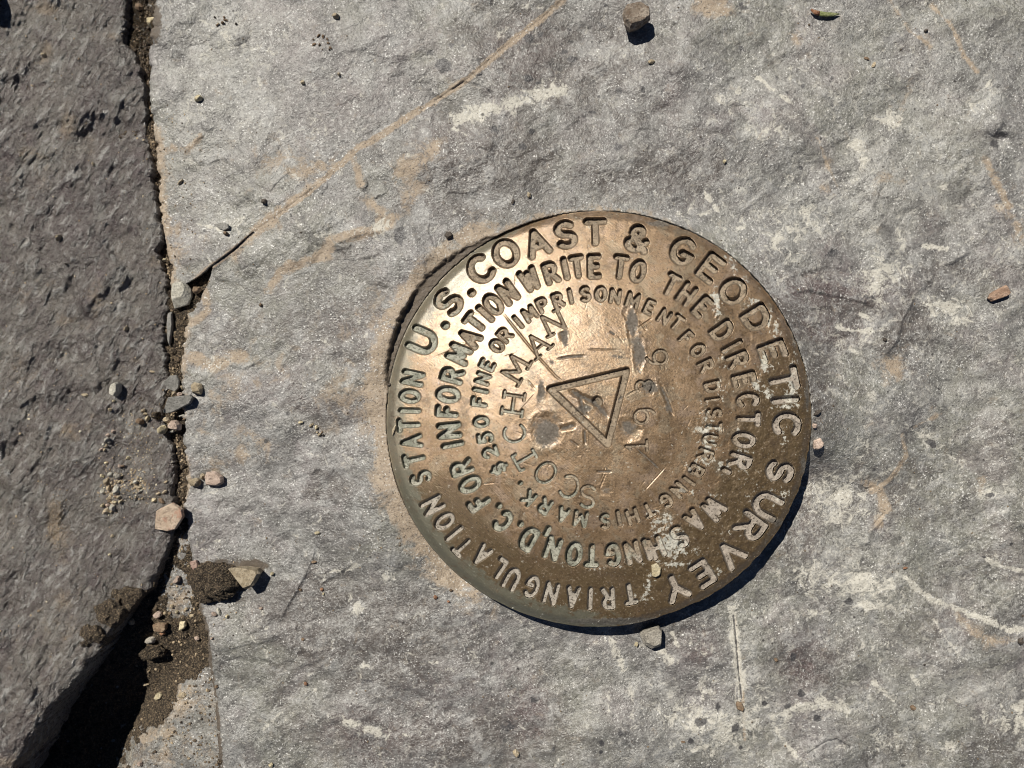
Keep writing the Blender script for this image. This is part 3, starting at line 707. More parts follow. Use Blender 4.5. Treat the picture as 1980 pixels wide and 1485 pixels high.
def soil_mask(u, v):
    m = np.full(u.shape, 0.55)
    for (cx, cy, rx, ry, s) in LOWSOIL + SOILADD:
        m = m + s * np.exp(-((u - cx) / rx) ** 2 - ((v - cy) / ry) ** 2)
    return m
def z_soil(u, v):
    m = soil_mask(u, v) + 0.35 * fbm(u / 18, v / 18, 3, 81)
    z = z_low(u, v) + 9.0 * np.clip(m, -2, 1.2) + 5.5 * fbm(u / 15, v / 15, 3, 83) + 4.0 * np.abs(fbm(u / 8, v / 8, 3, 85)) - 2.5
    z = np.minimum(z, 1.0 + 3 * fbm(u / 30, v / 30, 2, 88))
    return z
def build_low():
    us = np.arange(-160, 470, 2.0); vs = axis(-1500, -16, 1502, 3000, 2.0)
    U, V = np.meshgrid(us, vs)
    co = np.stack(P(U, V, z_low(U, V)), -1)
    z0 = np.zeros(U.shape)
    tan = paint_blobs(U, V, [(345, 1160, 14, 20, .6), (350, 1345, 26, 22, .7), (300, 1440, 40, 40, .4), (320, 1420, 20, 40, .5)])
    damp = paint_blobs(U, V, [(310, 1370, 34, 40, .6)])
    o = mesh_from('low_rock', co.reshape(-1, 3), grid_quads(*U.shape), M['slate'], attrs=dict(tan=tan * .6 + .2, chalk=z0, dark=z0, purple=z0, damp=damp, flecky=z0 + .2, patina_shade=z0 - .12))
    tag(o, 'low strip of pale grey rock showing through the soil between the two big rocks', 'rock', kind='thing')
    co = np.stack(P(U, V, z_soil(U, V)), -1)
    damp = paint_blobs(U, V, [(268, 40, 22, 70, 1.0), (283, 130, 12, 40, .9), (290, 165, 6, 14, .6)])
    q = grid_quads(*U.shape)
    o = mesh_from('soil', co.reshape(-1, 3), q, M['soil'], attrs=dict(damp=damp))
    tag(o, kind='stuff')
    # soil smeared over the corner of the left rock
    us = np.arange(120, 330, 1.6); vs = np.arange(1095, 1300, 1.6)
    U, V = np.meshgrid(us, vs)
    m = np.zeros(U.shape)
    for (cx, cy, rx, ry, s) in [(250, 1152, 44, 22, 1.0), (215, 1185, 40, 34, 1.0), (180, 1225, 34, 24, .9), (262, 1170, 26, 26, .9), (165, 1245, 18, 14, .7), (225, 1145, 20, 14, .7)]:
        m = np.maximum(m, s * np.exp(-((U - cx) / rx) ** 2 - ((V - cy) / ry) ** 2))
    m = m + 0.22 * fbm(U / 16, V / 16, 4, 91)
    g = np.interp(V, [t[0] for t in LEFT_EDGE], [t[1] for t in LEFT_EDGE])
    zz = z_left(U, V) - 7 * smooth(1050, 1200, V) * np.exp(-np.maximum(g - U, 0) / 14.0) - 9 + 17 * smooth(0.25, 0.8, m) + 3.5 * fbm(U / 9, V / 9, 3, 93) - 70 * smooth(0, 22, U - g)
    co = np.stack(P(U, V, zz), -1)
    q = grid_quads(*U.shape)
    bad = ((m < 0.12) | (U > g + 26)).ravel()
    q = q[~bad[q].any(1)]
    o = mesh_from('soil', co.reshape(-1, 3), q, M['soil'], attrs=dict(damp=U * 0))
    tag(o, kind='stuff')

build_right(); build_left(); build_low()
# the ground far around, below everything
gm = NT('gravelly_earth')
M['ground'] = gm.fin(gm.mix(gm.noise(60, 6, 0.7), (0.09, 0.07, 0.05), (0.2, 0.165, 0.125)), 0.95, 0, gm.bump(gm.noise(20, 4, 0.7), 0.8, 8))
bm = bmesh.new()
bmesh.ops.create_grid(bm, x_segments=8, y_segments=8, size=60.0)
me = bpy.data.meshes.new('ground'); bm.to_mesh(me); bm.free(); me.materials.append(M['ground'])
go = bpy.data.objects.new('ground', me); go.location = (0, 0, -135 * S); COL.objects.link(go); tag(go, kind='structure')

# ------------------------------------------------------------------ stroke lettering
def arc(cx, cy, rx, ry, a0, a1, n=12):
    return [(cx + rx * math.cos(math.radians(a0 + (a1 - a0) * k / n)), cy + ry * math.sin(math.radians(a0 + (a1 - a0) * k / n))) for k in range(n + 1)]
G = {
 'A': [[(0, 0), (.5, 1), (1, 0)], [(.2, .34), (.8, .34)]],
 'B': [[(0, 0), (0, 1), (.55, 1)] + arc(.55, .77, .37, .23, 90, -90, 6) + [(0, .54)], [(.55, .54)] + arc(.58, .27, .42, .27, 90, -90, 6) + [(0, 0)]],
 'C': [arc(.55, .5, .55, .5, 48, 312, 16)],
 'D': [[(0, 0), (0, 1), (.45, 1)] + arc(.45, .5, .52, .5, 90, -90, 10) + [(0, 0)]],
 'E': [[(.9, 1), (0, 1), (0, 0), (.9, 0)], [(0, .52), (.72, .52)]],
 'F': [[(.9, 1), (0, 1), (0, 0)], [(0, .52), (.72, .52)]],
 'G': [arc(.52, .5, .52, .5, 48, 350, 16) + [(.55, .42)]],
 'H': [[(0, 0), (0, 1)], [(1, 0), (1, 1)], [(0, .5), (1, .5)]],
 'I': [[(.5, 0), (.5, 1)]],
 'K': [[(0, 0), (0, 1)], [(.95, 1), (0, .42)], [(.3, .6), (1, 0)]],
 'L': [[(0, 1), (0, 0), (.85, 0)]],
 'M': [[(0, 0), (.04, 1), (.5, .25), (.96, 1), (1, 0)]],
 'N': [[(0, 0), (0, 1), (1, 0), (1, 1)]],
 'O': [arc(.5, .5, .5, .5, 0, 360, 20)],
 'P': [[(0, 0), (0, 1), (.5, 1)] + arc(.5, .74, .42, .26, 90, -90, 6) + [(0, .48)]],
 'R': [[(0, 0), (0, 1), (.5, 1)] + arc(.5, .74, .42, .26, 90, -90, 6) + [(0, .48)], [(.45, .48), (.98, 0)]],
 'S': [arc(.5, .755, .44, .245, 35, 250, 9) + arc(.5, .255, .46, .255, 80, -145, 9)],
 'T': [[(0, 1), (1, 1)], [(.5, 1), (.5, 0)]],
 'U': [[(0, 1), (0, .42)] + arc(.5, .42, .5, .42, 180, 360, 10) + [(1, 1)]],
 'V': [[(0, 1), (.5, 0), (1, 1)]],
 'W': [[(0, 1), (.22, 0), (.5, .85), (.78, 0), (1, 1)]],
 'Y': [[(0, 1), (.5, .48), (1, 1)], [(.5, .48), (.5, 0)]],
 '&': [[(1, .0), (.2, .72)] + arc(.46, .8, .26, .2, 160, -20, 8) + [(.1, .36)] + arc(.42, .25, .4, .25, 160, 360, 8) + [(1, .42)]],
 '$': [arc(.5, .7, .44, .2, 35, 250, 8) + arc(.5, .3, .46, .2, 80, -145, 8), [(.5, 1.1), (.5, .9)], [(.5, .1), (.5, -.1)]],
 '2': [arc(.5, .7, .46, .3, 160, -30, 9) + [(0, 0), (1, 0)]],
 '5': [[(.9, 1), (.15, 1), (.1, .58)] + arc(.45, .33, .48, .33, 120, -140, 9)],
 '0': [arc(.5, .5, .5, .5, 0, 360, 18)],
 '.': [[(.5, .04), (.5, .06)]],
 ',': [[(.5, .08), (.35, -.22)]],
 '1': [[(.22, .8), (.5, 1), (.5, 0)], [(.1, 0), (.9, 0)]],
 '9': [arc(.5, .68, .42, .32, 0, 360, 16), [(.92, .68)] + arc(.45, .45, .47, .45, 20, -70, 7)],
 '3': [arc(.45, .75, .42, .25, 150, -90, 9), arc(.45, .26, .46, .27, 90, -150, 9)],
 '6': [arc(.5, .32, .42, .32, 0, 360, 16), [(.08, .32)] + arc(.55, .55, .47, .45, 200, 110, 7)],
}
# serif stamped letters have feet
G['h'] = G['H'] + [[(-.2, 0), (.2, 0)], [(.8, 0), (1.2, 0)], [(-.2, 1), (.2, 1)], [(.8, 1), (1.2, 1)]]
G['t'] = G['T'] + [[(.25, 0), (.75, 0)], [(0, 1), (-.02, .82)], [(1, 1), (1.02, .82)]]
G['m'] = G['M'] + [[(-.2, 0), (.2, 0)], [(.8, 0), (1.2, 0)]]
G['a'] = G['A'] + [[(-.2, 0), (.2, 0)], [(.8, 0), (1.2, 0)]]
G['n'] = G['N'] + [[(-.2, 0), (.2, 0)], [(.8, 1), (1.2, 1)]]
# rings: (chars with positions, height, width, half stroke, depth)
BIG = [('U', 817, 659), ('.', 861, 629), ('S', 867, 584), ('.', 912, 566), ('C', 929, 520), ('O', 978, 489.5), ('A', 1038, 469), ('S', 1093.5, 453), ('T', 1151, 448), ('&', 1232, 461), ('G', 1320, 485),
       ('E', 1375, 519), ('O', 1417, 562.5), ('D', 1462.5, 616), ('E', 1494, 680), ('T', 1515, 733), ('I', 1518, 773), ('C', 1521.5, 820), ('S', 1508, 911.5), ('U', 1483, 977), ('R', 1450.5, 1018.5), ('V', 1413, 1071), ('E', 1357.5, 1110), ('Y', 1306.5, 1136)]
SMALLOUT = [('T', 1218, 1148.5), ('R', 1175, 1157), ('I', 1141, 1157.5), ('A', 1107, 1154.5), ('N', 1065, 1147), ('G', 1028, 1134.5), ('U', 989.5, 1119), ('L', 963, 1097), ('A', 930.5, 1073), ('T', 893.5, 1057), ('I', 878, 1031),
            ('O', 859, 1007.5), ('N', 836, 977), ('S', 813, 924), ('T', 800.5, 888.5), ('A', 795.5, 854), ('T', 790, 822), ('I', 792, 794), ('O', 792, 766), ('N', 798, 731)]
RING2 = [('F', 924.5, 970.5), ('O', 908.5, 936.5), ('R', 892, 904), ('I', 875, 860), ('N', 868.5, 832.5), ('F', 864, 794), ('O', 866, 763), ('R', 874, 725), ('M', 887, 684), ('A', 908, 653), ('T', 917.5, 623), ('I', 938, 606), ('O', 953.5, 588), ('N', 981.5, 565),
         ('W', 1024, 540), ('R', 1065.5, 527), ('I', 1093, 519), ('T', 1116, 515), ('E', 1150, 514.5), ('T', 1199.5, 516), ('O', 1233.5, 524), ('T', 1297, 550), ('H', 1327, 568), ('E', 1358, 593.5), ('D', 1396, 640), ('I', 1414.5, 668.5), ('R', 1426, 695.5), ('E', 1438.5, 733.5), ('C', 1445.5, 773), ('T', 1447, 809.5), ('O', 1438, 850), ('R', 1430.5, 891.5), (',', 1408, 912),
         ('W', 1379, 983), ('A', 1343.5, 1006), ('S', 1314, 1037), ('H', 1269, 1058.5), ('I', 1251, 1062), ('N', 1223, 1068), ('G', 1185.5, 1072.5), ('T', 1144, 1074), ('O', 1110, 1071), ('N', 1068.5, 1060), (',', 1056, 1031), ('D', 1020.5, 1041.5), ('.', 1007, 1013), ('C', 972.5, 1007.5), ('.', 965, 978)]
RING3 = [('$', 964.5, 905.5), ('2', 947.5, 874.5), ('5', 938, 846.5), ('0', 930, 815.5), ('F', 926.5, 776), ('I', 929, 755), ('N', 933.5, 732), ('E', 942, 705), ('O', 960.5, 668.5), ('R', 976, 647), ('I', 1001.5, 622), ('M', 1024, 606), ('P', 1049.5, 589), ('R', 1079, 579.5), ('I', 1103, 572.5), ('S', 1131.5, 568), ('O', 1161.5, 568), ('N', 1189.5, 572.5), ('M', 1223.5, 579.5), ('E', 1256, 593.5), ('N', 1284.5, 612), ('T', 1308.5, 623),
         ('F', 1327, 653), ('O', 1349.5, 677), ('R', 1365, 706.5), ('D', 1377.5, 747.5), ('I', 1377.5, 772), ('S', 1380.5, 798.5), ('T', 1380.5, 826.5), ('U', 1373, 850), ('R', 1363.5, 879), ('B', 1346.5, 910), ('I', 1332.5, 930), ('N', 1312.5, 947), ('G', 1288, 967.5), ('T', 1254, 986), ('H', 1223, 998), ('I', 1196.5, 1001.5), ('S', 1170, 1007.5), ('M', 1122.5, 1003), ('A', 1088.5, 995), ('R', 1053, 978), ('K', 1022, 962.5), ('.', 1006.5, 934)]
STAMP = [('S', 1136.5, 961), ('C', 1101, 942), ('O', 1056, 915), ('t', 1016, 886), ('C', 994, 839), ('h', 992, 781), ('m', 998, 714), ('a', 1039, 667), ('n', 1070, 623)]
DATE = [('1', 1231, 862, -1, .04), ('9', 1247, 805, -1, .08), ('3', 1246, 746, -1, .0), ('6', 1269.5, 690, -1, -.05)]
WID = {'I': .1, '.': .1, ',': .2, 'M': 1.25, 'W': 1.3, 'E': .85, 'F': .8, 'L': .8, 'T': .95, 'S': .9, '1': .8, 'O': 1.05, '&': 1.0, 'm': 1.2}
TILTJ = {}
def glyph(ch, u, v, hgt, wid, up=None):
    if up is None:
        dx, dy = u - 1158, v - 806
        L = math.hypot(dx, dy); up = (dx / L, dy / L)
    rt = (-up[1], up[0])
    w = wid * WID.get(ch, 1.0)
    base = 0.5
    if ch in '.,':
        pass
    out = []
    for st in G[ch]:
        q = []
        for (x, y) in st:
            a = (x - .5) * w; b = (y - (0.05 if ch in '.,' else .5)) * hgt
            q.append((u + rt[0] * a + up[0] * b, v + rt[1] * a + up[1] * b))
        out.append(q)
    return out
GLYPHS = []      # (name, strokes, half width, depth, centre)
NAME = {'.': 'full_stop', ',': 'comma', '&': 'ampersand', '$': 'dollar_sign'}
jr = random.Random(5)
def add_ring(ring, hgt, wid, hw, dep):
    for ch, u, v in ring:
        nm = NAME.get(ch, 'digit' if ch.isdigit() else 'letter')
        k = 1.0 + jr.uniform(-.05, .05)
        GLYPHS.append((nm, glyph(ch, u, v, hgt * k, wid * k), hw * (1.05 if ch in '.,' else 1) + jr.uniform(-.3, .3), dep, (u, v)))
add_ring(BIG, 43, 36, 7.4, 12.5)
add_ring(SMALLOUT, 35, 19, 5.4, 9.5)
add_ring(RING2, 36, 20, 6.2, 11.0)
add_ring(RING3, 24, 16, 4.5, 8.5)
for ch, u, v in STAMP:
    GLYPHS.append(('letter', glyph(ch, u + jr.uniform(-1.5, 1.5), v + jr.uniform(-1.5, 1.5), 40 * jr.uniform(.94, 1.06), 32), 2.9 + jr.uniform(-.4, .4), 5.2 + jr.uniform(-1.2, 1), (u, v)))
for ch, u, v, ux, uy in DATE:
    L = math.hypot(ux, uy)
    GLYPHS.append(('digit', glyph(ch, u, v, 40 if ch != '3' else 32, 31 if ch != '3' else 24, (ux / L, uy / L)), 3.1, 5.0, (u, v)))
TRI = [(1064, 752), (1211, 717), (1174.5, 858.5), (1064, 752)]
GLYPHS.append(('triangle_mark', [TRI], 7.4, 10.0, (1150, 775)))
GLYPHS.append(('centre_mark', [[(1154.5, 776), (1155.5, 777)]], 10.5, 8.0, (1155, 776)))

SCRATCH = [  # polyline, half width, depth
    ([(970, 602), (1000, 640), (1020, 665), (1045, 695), (1075, 728), (1098, 745)], 1.85, 2.2), ([(1098, 752), (1125, 768), (1150, 778), (1170, 800), (1182, 812)], 5.0, 4.0),
    ([(1075, 695), (1100, 690), (1135, 688)], 2.2, 2.0), ([(1135, 676), (1200, 677)], 1.6, 1.5), ([(1120, 760), (1130, 800), (1140, 808)], 3.5, 3),
    ([(1236, 620), (1250, 640)], 1.8, 2), ([(1232, 635), (1262, 615)], 1.6, 1.6), ([(1275, 740), (1290, 775), (1303, 810)], 3.0, 2.5), ([(1225, 862), (1262, 895), (1280, 912)], 2, 2),
    ([(1210, 765), (1250, 745), (1275, 742)], 1.5, 1.5), ([(1080, 830), (1115, 822)], 4.5, 3.2), ([(1130, 830), (1132, 862)], 2.5, 2), ([(1086, 640), (1092, 660)], 5, 3), ([(1048, 745), (1046, 770)], 4, 2.5), ([(1152, 912), (1185, 912)], 2.0, 1.8), ([(1160, 945), (1172, 915)], 1.3, 1.2),
    ([(1100, 850), (1120, 864)], 2, 1.5), ([(1020, 735), (1034, 752)], 1.5, 1.2), ([(1000, 800), (1035, 760)], 1, .8), ([(1245, 950), (1290, 900)], 1, .8), ([(905, 735), (935, 800)], 1.0, .8),
    ([(1178, 640), (1190, 648)], 2, 1.5), ([(1195, 775), (1204, 765)], 2, 1.5), ([(840, 690), (930, 655)], 1, .9)]
DENTS = [(1056, 832, 25, 26, 8), (1217, 831, 19, 18, 6), (1222, 640, 8, 24, 4), (1236, 690, 9, 26, 4.5), (1255, 745, 12, 14, 3), (1215, 605, 9, 12, 3), (1130, 790, 10, 8, 2.5), (1170, 948, 13, 9, 2), (1010, 830, 14, 14, 1.5)]
GOUGE = [(1195, 1201, 95, 6, .9), (1275, 432, 26, 7, .7), (1440, 478, 16, 9, .7), (1395, 448, 14, 6, .5), (1535, 640, 6, 26, .6), (1560, 760, 5, 30, .6), (1498, 1010, 20, 10, .6), (1553, 900, 6, 24, .6), (1222, 622, 9, 26, 1.0), (1236, 680, 10, 28, .95), (1258, 748, 18, 12, .8), (1056, 832, 24, 24, .85), (1217, 828, 18, 14, .7), (1130, 790, 12, 8, .6), (1047, 755, 6, 18, .6), (1092, 655, 6, 18, .6), (1172, 948, 16, 8, .5), (1064, 700, 10, 8, .5), (1290, 780, 6, 18, .5), (1195, 690, 14, 6, .4)]
CRUD = [(1420, 520, 8, 20, .55), (1452, 585, 16, 8, .5), (1490, 625, 8, 16, .55), (1400, 690, 8, 22, .4), (1425, 830, 8, 14, .45), (1330, 905, 16, 10, .5), (1470, 930, 30, 6, .4), (1240, 1155, 14, 10, .45), (1390, 1105, 14, 8, .4), (1386, 592, 7, 26, .9), (1380, 570, 8, 10, .7), (1478, 700, 9, 18, .95), (1530, 760, 14, 26, .75), (1520, 786, 22, 6, .7), (1460, 745, 10, 12, .8), (1484, 757, 10, 10, .7), (1300, 1050, 26, 22, .95), (1278, 1012, 22, 26, .6), (1365, 830, 22, 14, .75), (1372, 862, 18, 14, .6), (1360, 800, 10, 20, .5),
        (1362, 892, 22, 12, .5), (1400, 900, 14, 8, .5), (1255, 1130, 8, 22, .55), (1300, 1090, 26, 8, .6), (1395, 760, 10, 26, .4), (1440, 890, 14, 30, .45), (1500, 960, 14, 16, .4), (1412, 500, 14, 8, .5), (1440, 540, 8, 16, .4), (1500, 640, 10, 24, .5), (1535, 700, 8, 26, .45), (1515, 850, 6, 16, .6), (1330, 1150, 12, 8, .4), (1180, 1100, 40, 5, .4), (1400, 1030, 14, 10, .35),
        (1515, 955, 14, 12, .5), (1380, 960, 10, 10, .4), (1450, 970, 8, 20, .3), (1340, 955, 6, 6, .5), (1450, 600, 10, 10, .4), (1345, 1065, 20, 8, .35), (1385, 600, 5, 30, .6)]

def build_disk():
    N = 740
    t = np.linspace(-1, 1, N)
    A, B = np.meshgrid(t, t)
    px_ = A * np.sqrt(1 - B * B / 2); py_ = B * np.sqrt(1 - A * A / 2)
    r0 = np.hypot(px_, py_)
    th = np.arctan2(py_, px_)
    nick = 1 - 0.011 * np.abs(fbm(np.cos(th) * 14 + 3, np.sin(th) * 14, 3, 15)) * smooth(-0.2, 0.5, np.cos(th)) - 0.004 * np.abs(fbm(np.cos(th) * 6 + 3, np.sin(th) * 6, 3, 5)) - 0.006 * np.exp(-((th - 1.22) / 0.16) ** 2) - 0.005 * np.exp(-((th + 1.25) / 0.1) ** 2)
    U = CX + RX * px_ * (1 - (1 - nick) * r0 ** 6); V = CY + RY * py_ * (1 - (1 - nick) * r0 ** 6)
    rho = r0
    Z = rim_plane(U, V) + DOME * (1 - rho ** 2) - 7.0 * smooth(0.955, 1.0, rho) ** 1.6
    Z = Z + 1.6 * fbm(U / 120, V / 120, 3, 301) + 0.12 * fbm(U / 14, V / 14, 3, 303)
    right = smooth(0.15, 0.8, ((U - CX) * 0.85 + (V - CY) * 0.35) / 406) 
    Z = Z + right * 2.4 * fbm(U / 18, V / 18, 3, 305) * smooth(.45, .7, rho)
    groove = np.zeros(U.shape); owner = np.full(U.shape, -1, np.int32); best = np.full(U.shape, 9.0)
    gz = np.zeros(U.shape)
    wob = 0.5 * fbm(U / 7, V / 7, 2, 311)
    Uf, Vf = U.ravel(), V.ravel()
    for k, (nm, strokes, hw, dep, c) in enumerate(GLYPHS):
        allp = np.array([p for s in strokes for p in s])
        m = (Uf > allp[:, 0].min() - 2.5 * hw) & (Uf < allp[:, 0].max() + 2.5 * hw) & (Vf > allp[:, 1].min() - 2.5 * hw) & (Vf < allp[:, 1].max() + 2.5 * hw)
        idx = np.flatnonzero(m)
        u = Uf[idx]; v = Vf[idx]
        d = np.full(len(idx), 1e9)
        for s in strokes: d = np.minimum(d, seg_dist(u, v, s))
        d = d + wob.ravel()[idx] * min(1.0, hw / 5)
        q = d / hw
        cut = smooth(1.12, 0.66, q)
        lip = np.exp(-((q - 1.3) / 0.25) ** 2)
        g = gz.ravel(); g[idx] = np.minimum(g[idx], -dep * cut + 0.5 * lip * (g[idx] == 0)); gz = g.reshape(U.shape)
        gg = groove.ravel(); gg[idx] = np.maximum(gg[idx], cut); groove = gg.reshape(U.shape)
        b = best.ravel(); o = owner.ravel()
        w = (q < 1.08) & (q < b[idx])
        b[idx[w]] = q[w]; o[idx[w]] = k
        best = b.reshape(U.shape); owner = o.reshape(U.shape)
    Z = Z + gz
    rnd = random.Random(8)
    sc = list(SCRATCH)
    for _ in range(150):
        a = rnd.uniform(0, 2 * math.pi); rr = 390 * math.sqrt(rnd.random())
        u0, v0 = CX + rr * math.cos(a), CY + rr * math.sin(a); b = rnd.uniform(0, math.pi); L = rnd.choice([5, 9, 14, 26])
        sc.append(([(u0, v0), (u0 + L * math.cos(b), v0 + L * math.sin(b))], rnd.uniform(.8, 1.4), rnd.uniform(.2, .55)))
    sg = np.zeros(U.shape)
    for poly, hw, dep in sc:
        idx, d, sd, par = line_field(U, V, poly, hw * 3)
        end = np.minimum(smooth(-.02, .2, par), smooth(1.02, .75, par))
        z = Z.ravel(); z[idx] += (-dep * np.exp(-(d / hw) ** 2) + 0.15 * dep * np.exp(-((d - 1.9 * hw) / (.6 * hw)) ** 2)) * end; Z = z.reshape(U.shape)
        if hw > 1.9: sg = accumulate(sg, idx, .7 * end * np.exp(-(d / hw) ** 2))
    wu = 7 * fbm(U / 18, V / 18, 3, 341); wv = 7 * fbm(U / 18, V / 18, 3, 342)
    for cx, cy, rx, ry, dep in DENTS:
        dep *= 0.5
        q = ((U + wu - cx) / rx) ** 2 + ((V + wv - cy) / ry) ** 2
        Z = Z - dep * np.exp(-q ** 1.4) + 0.75 * dep * np.exp(-(q / .3) ** 1.2) + dep * .2 * np.exp(-((np.sqrt(q) - 1.45) / .25) ** 2)
    gouge = np.maximum(paint_blobs(U, V, GOUGE), sg)
    crud = paint_blobs(U, V, CRUD)
    Z = Z + crud * (2.5 * fbm(U / 7, V / 7, 3, 331) + 0.5) + gouge * 1.3 * fbm(U / 8, V / 7, 3, 332)
    co = np.stack(P(U, V, Z), -1)
    du = np.gradient(co, axis=1); dv = np.gradient(co, axis=0)
    nrm = np.cross(du, dv); nrm *= np.sign(nrm[..., 2:3] + 1e-30)
    nrm /= np.maximum(np.linalg.norm(nrm, axis=-1, keepdims=True), 1e-12)
    dirv = ((U - CX) * -0.8 + (V - CY) * 0.6) / 406
    verd = smooth(-0.05, 0.6, dirv)
    rimverd = smooth(0.86, 0.97, rho) * smooth(-0.1, 0.4, ((U - CX) * -0.95 + (V - CY) * 0.25) / 406)
    side = ((U - CX) * 0.72 + (V - CY) * 0.55) / 406
    olive = np.maximum(smooth(0.25, 0.62, side) * smooth(0.55, 0.72, rho), 0.9 * smooth(0.62, 0.8, rho) * smooth(0.0, 0.5, (V - CY) / 402))
    olive = np.maximum(olive, 0.6 * smooth(.75, .9, rho) * smooth(-.5, .1, (V - CY) / 402) * smooth(.2, .6, (U - CX) / 406))
    attrs = dict(groove=groove, verd=verd, crud=crud, olive=olive, gouge=gouge, rimverd=rimverd)
    root = bpy.data.objects.new('survey_marker', None)
    root.location = (*P(CX, CY, 0)[:2], 0); COL.objects.link(root)
    tag(root, 'round domed bronze survey disk stamped with rings of lettering, set in the grey rock', 'survey marker')
    inv = -Vector(root.location)
    quads = grid_quads(N, N)
    fo = np.where((owner.ravel()[quads[:, 0]] == owner.ravel()[quads[:, 2]]), owner.ravel()[quads[:, 0]], -1)
    co_l = co.reshape(-1, 3) - np.array(root.location)
    nf = nrm.reshape(-1, 3)
    mesh_from('disk_face', co_l, quads[fo < 0], M['bronze'], nf, attrs, root)
    for k, gl in enumerate(GLYPHS):
        q = quads[fo == k]
        if len(q): mesh_from(gl[0], co_l, q, M['bronze'], nf, attrs, root)
    # rim: from the edge of the face down the side and under
    n = 480
    tt = np.linspace(0, 2 * np.pi, n, endpoint=False)
    tn = 1 - 0.011 * np.abs(fbm(np.cos(tt) * 14 + 3, np.sin(tt) * 14, 3, 15)) * smooth(-0.2, 0.5, np.cos(tt)) - 0.004 * np.abs(fbm(np.cos(tt) * 6 + 3, np.sin(tt) * 6, 3, 5)) - 0.006 * np.exp(-((np.arctan2(np.sin(tt), np.cos(tt)) - 1.22) / 0.16) ** 2) - 0.005 * np.exp(-((np.arctan2(np.sin(tt), np.cos(tt)) + 1.25) / 0.1) ** 2)
    u = CX + RX * np.cos(tt) * tn; v = CY + RY * np.sin(tt) * tn
    zt = rim_plane(u, v) - 7.0 + 1.6 * fbm(u / 120, v / 120, 3, 301)
    x0, y0, z0 = P(u, v, zt)
    cx0, cy0, _ = P(CX, CY, 36)
    rows = []
    for (rs, dz) in ((1.0, 0), (1.004, -2.5), (1.004, -8), (0.998, -16), (0.985, -THICK + 7), (0.94, -THICK + 4), (0.3, -THICK + 2)):
        rows.append(np.stack([cx0 + (x0 - cx0) * rs, cy0 + (y0 - cy0) * rs, z0 + dz * S + (0.8 * S * fbm(np.cos(tt) * 9, np.sin(tt) * 9 + dz, 2, 6) if dz else 0)], -1))
    rc = np.stack(rows, 0)                       # rows x n
    i = np.arange(len(rows) * n).reshape(len(rows), n); j = np.roll(i, -1, 1)
    rq = np.stack([i[:-1], j[:-1], j[1:], i[1:]], -1).reshape(-1, 4)
    z = np.zeros(rc.shape[:2])
    ra = dict(groove=z, verd=z, crud=z + .25 * smooth(.3, .9, np.repeat(((u - CX) / 406)[None], len(rows), 0)), olive=z + 1.0, gouge=z + .5, rimverd=np.repeat((smooth(0, .5, (CX - u) / 406) * .8)[None], len(rows), 0))
    rim = mesh_from('rim', rc.reshape(-1, 3) - np.array(root.location), rq, M['bronze'], None, ra, root)
    # shank set into the rock
    bm = bmesh.new()
    bmesh.ops.create_cone(bm, cap_ends=True, segments=24, radius1=70 * S, radius2=110 * S, depth=90 * S)
    me = bpy.data.meshes.new('shank'); bm.to_mesh(me); bm.free(); me.materials.append(M['bronze'])
    sh = bpy.data.objects.new('shank', me); COL.objects.link(sh); sh.parent = root; sh.location = (0, 0, (30 - 45) * S)
    return U, V, Z
DU, DV, DZ = build_disk()


# ------------------------------------------------------------------ loose stones
def surf(u, v):
    """height of whatever lies under (u, v)"""
    ua, va = np.array([[float(u)]]), np.array([[float(v)]])
    if disk_rho(u, v) < 1.0:
        k = np.argmin((DU - u) ** 2 + (DV - v) ** 2)
        return float(DZ.ravel()[k])
    if u < np.interp(v, [t[0] for t in LEFT_EDGE], [t[1] for t in LEFT_EDGE]) - 2: return float(z_left(ua, va)[0, 0])
    if u > np.interp(v, [t[0] for t in RIGHT_EDGE], [t[1] for t in RIGHT_EDGE]) + 2: return float(z_right(ua, va)[0, 0])
    return max(float(z_low(ua, va)[0, 0]), float(z_soil(ua, va)[0, 0]))

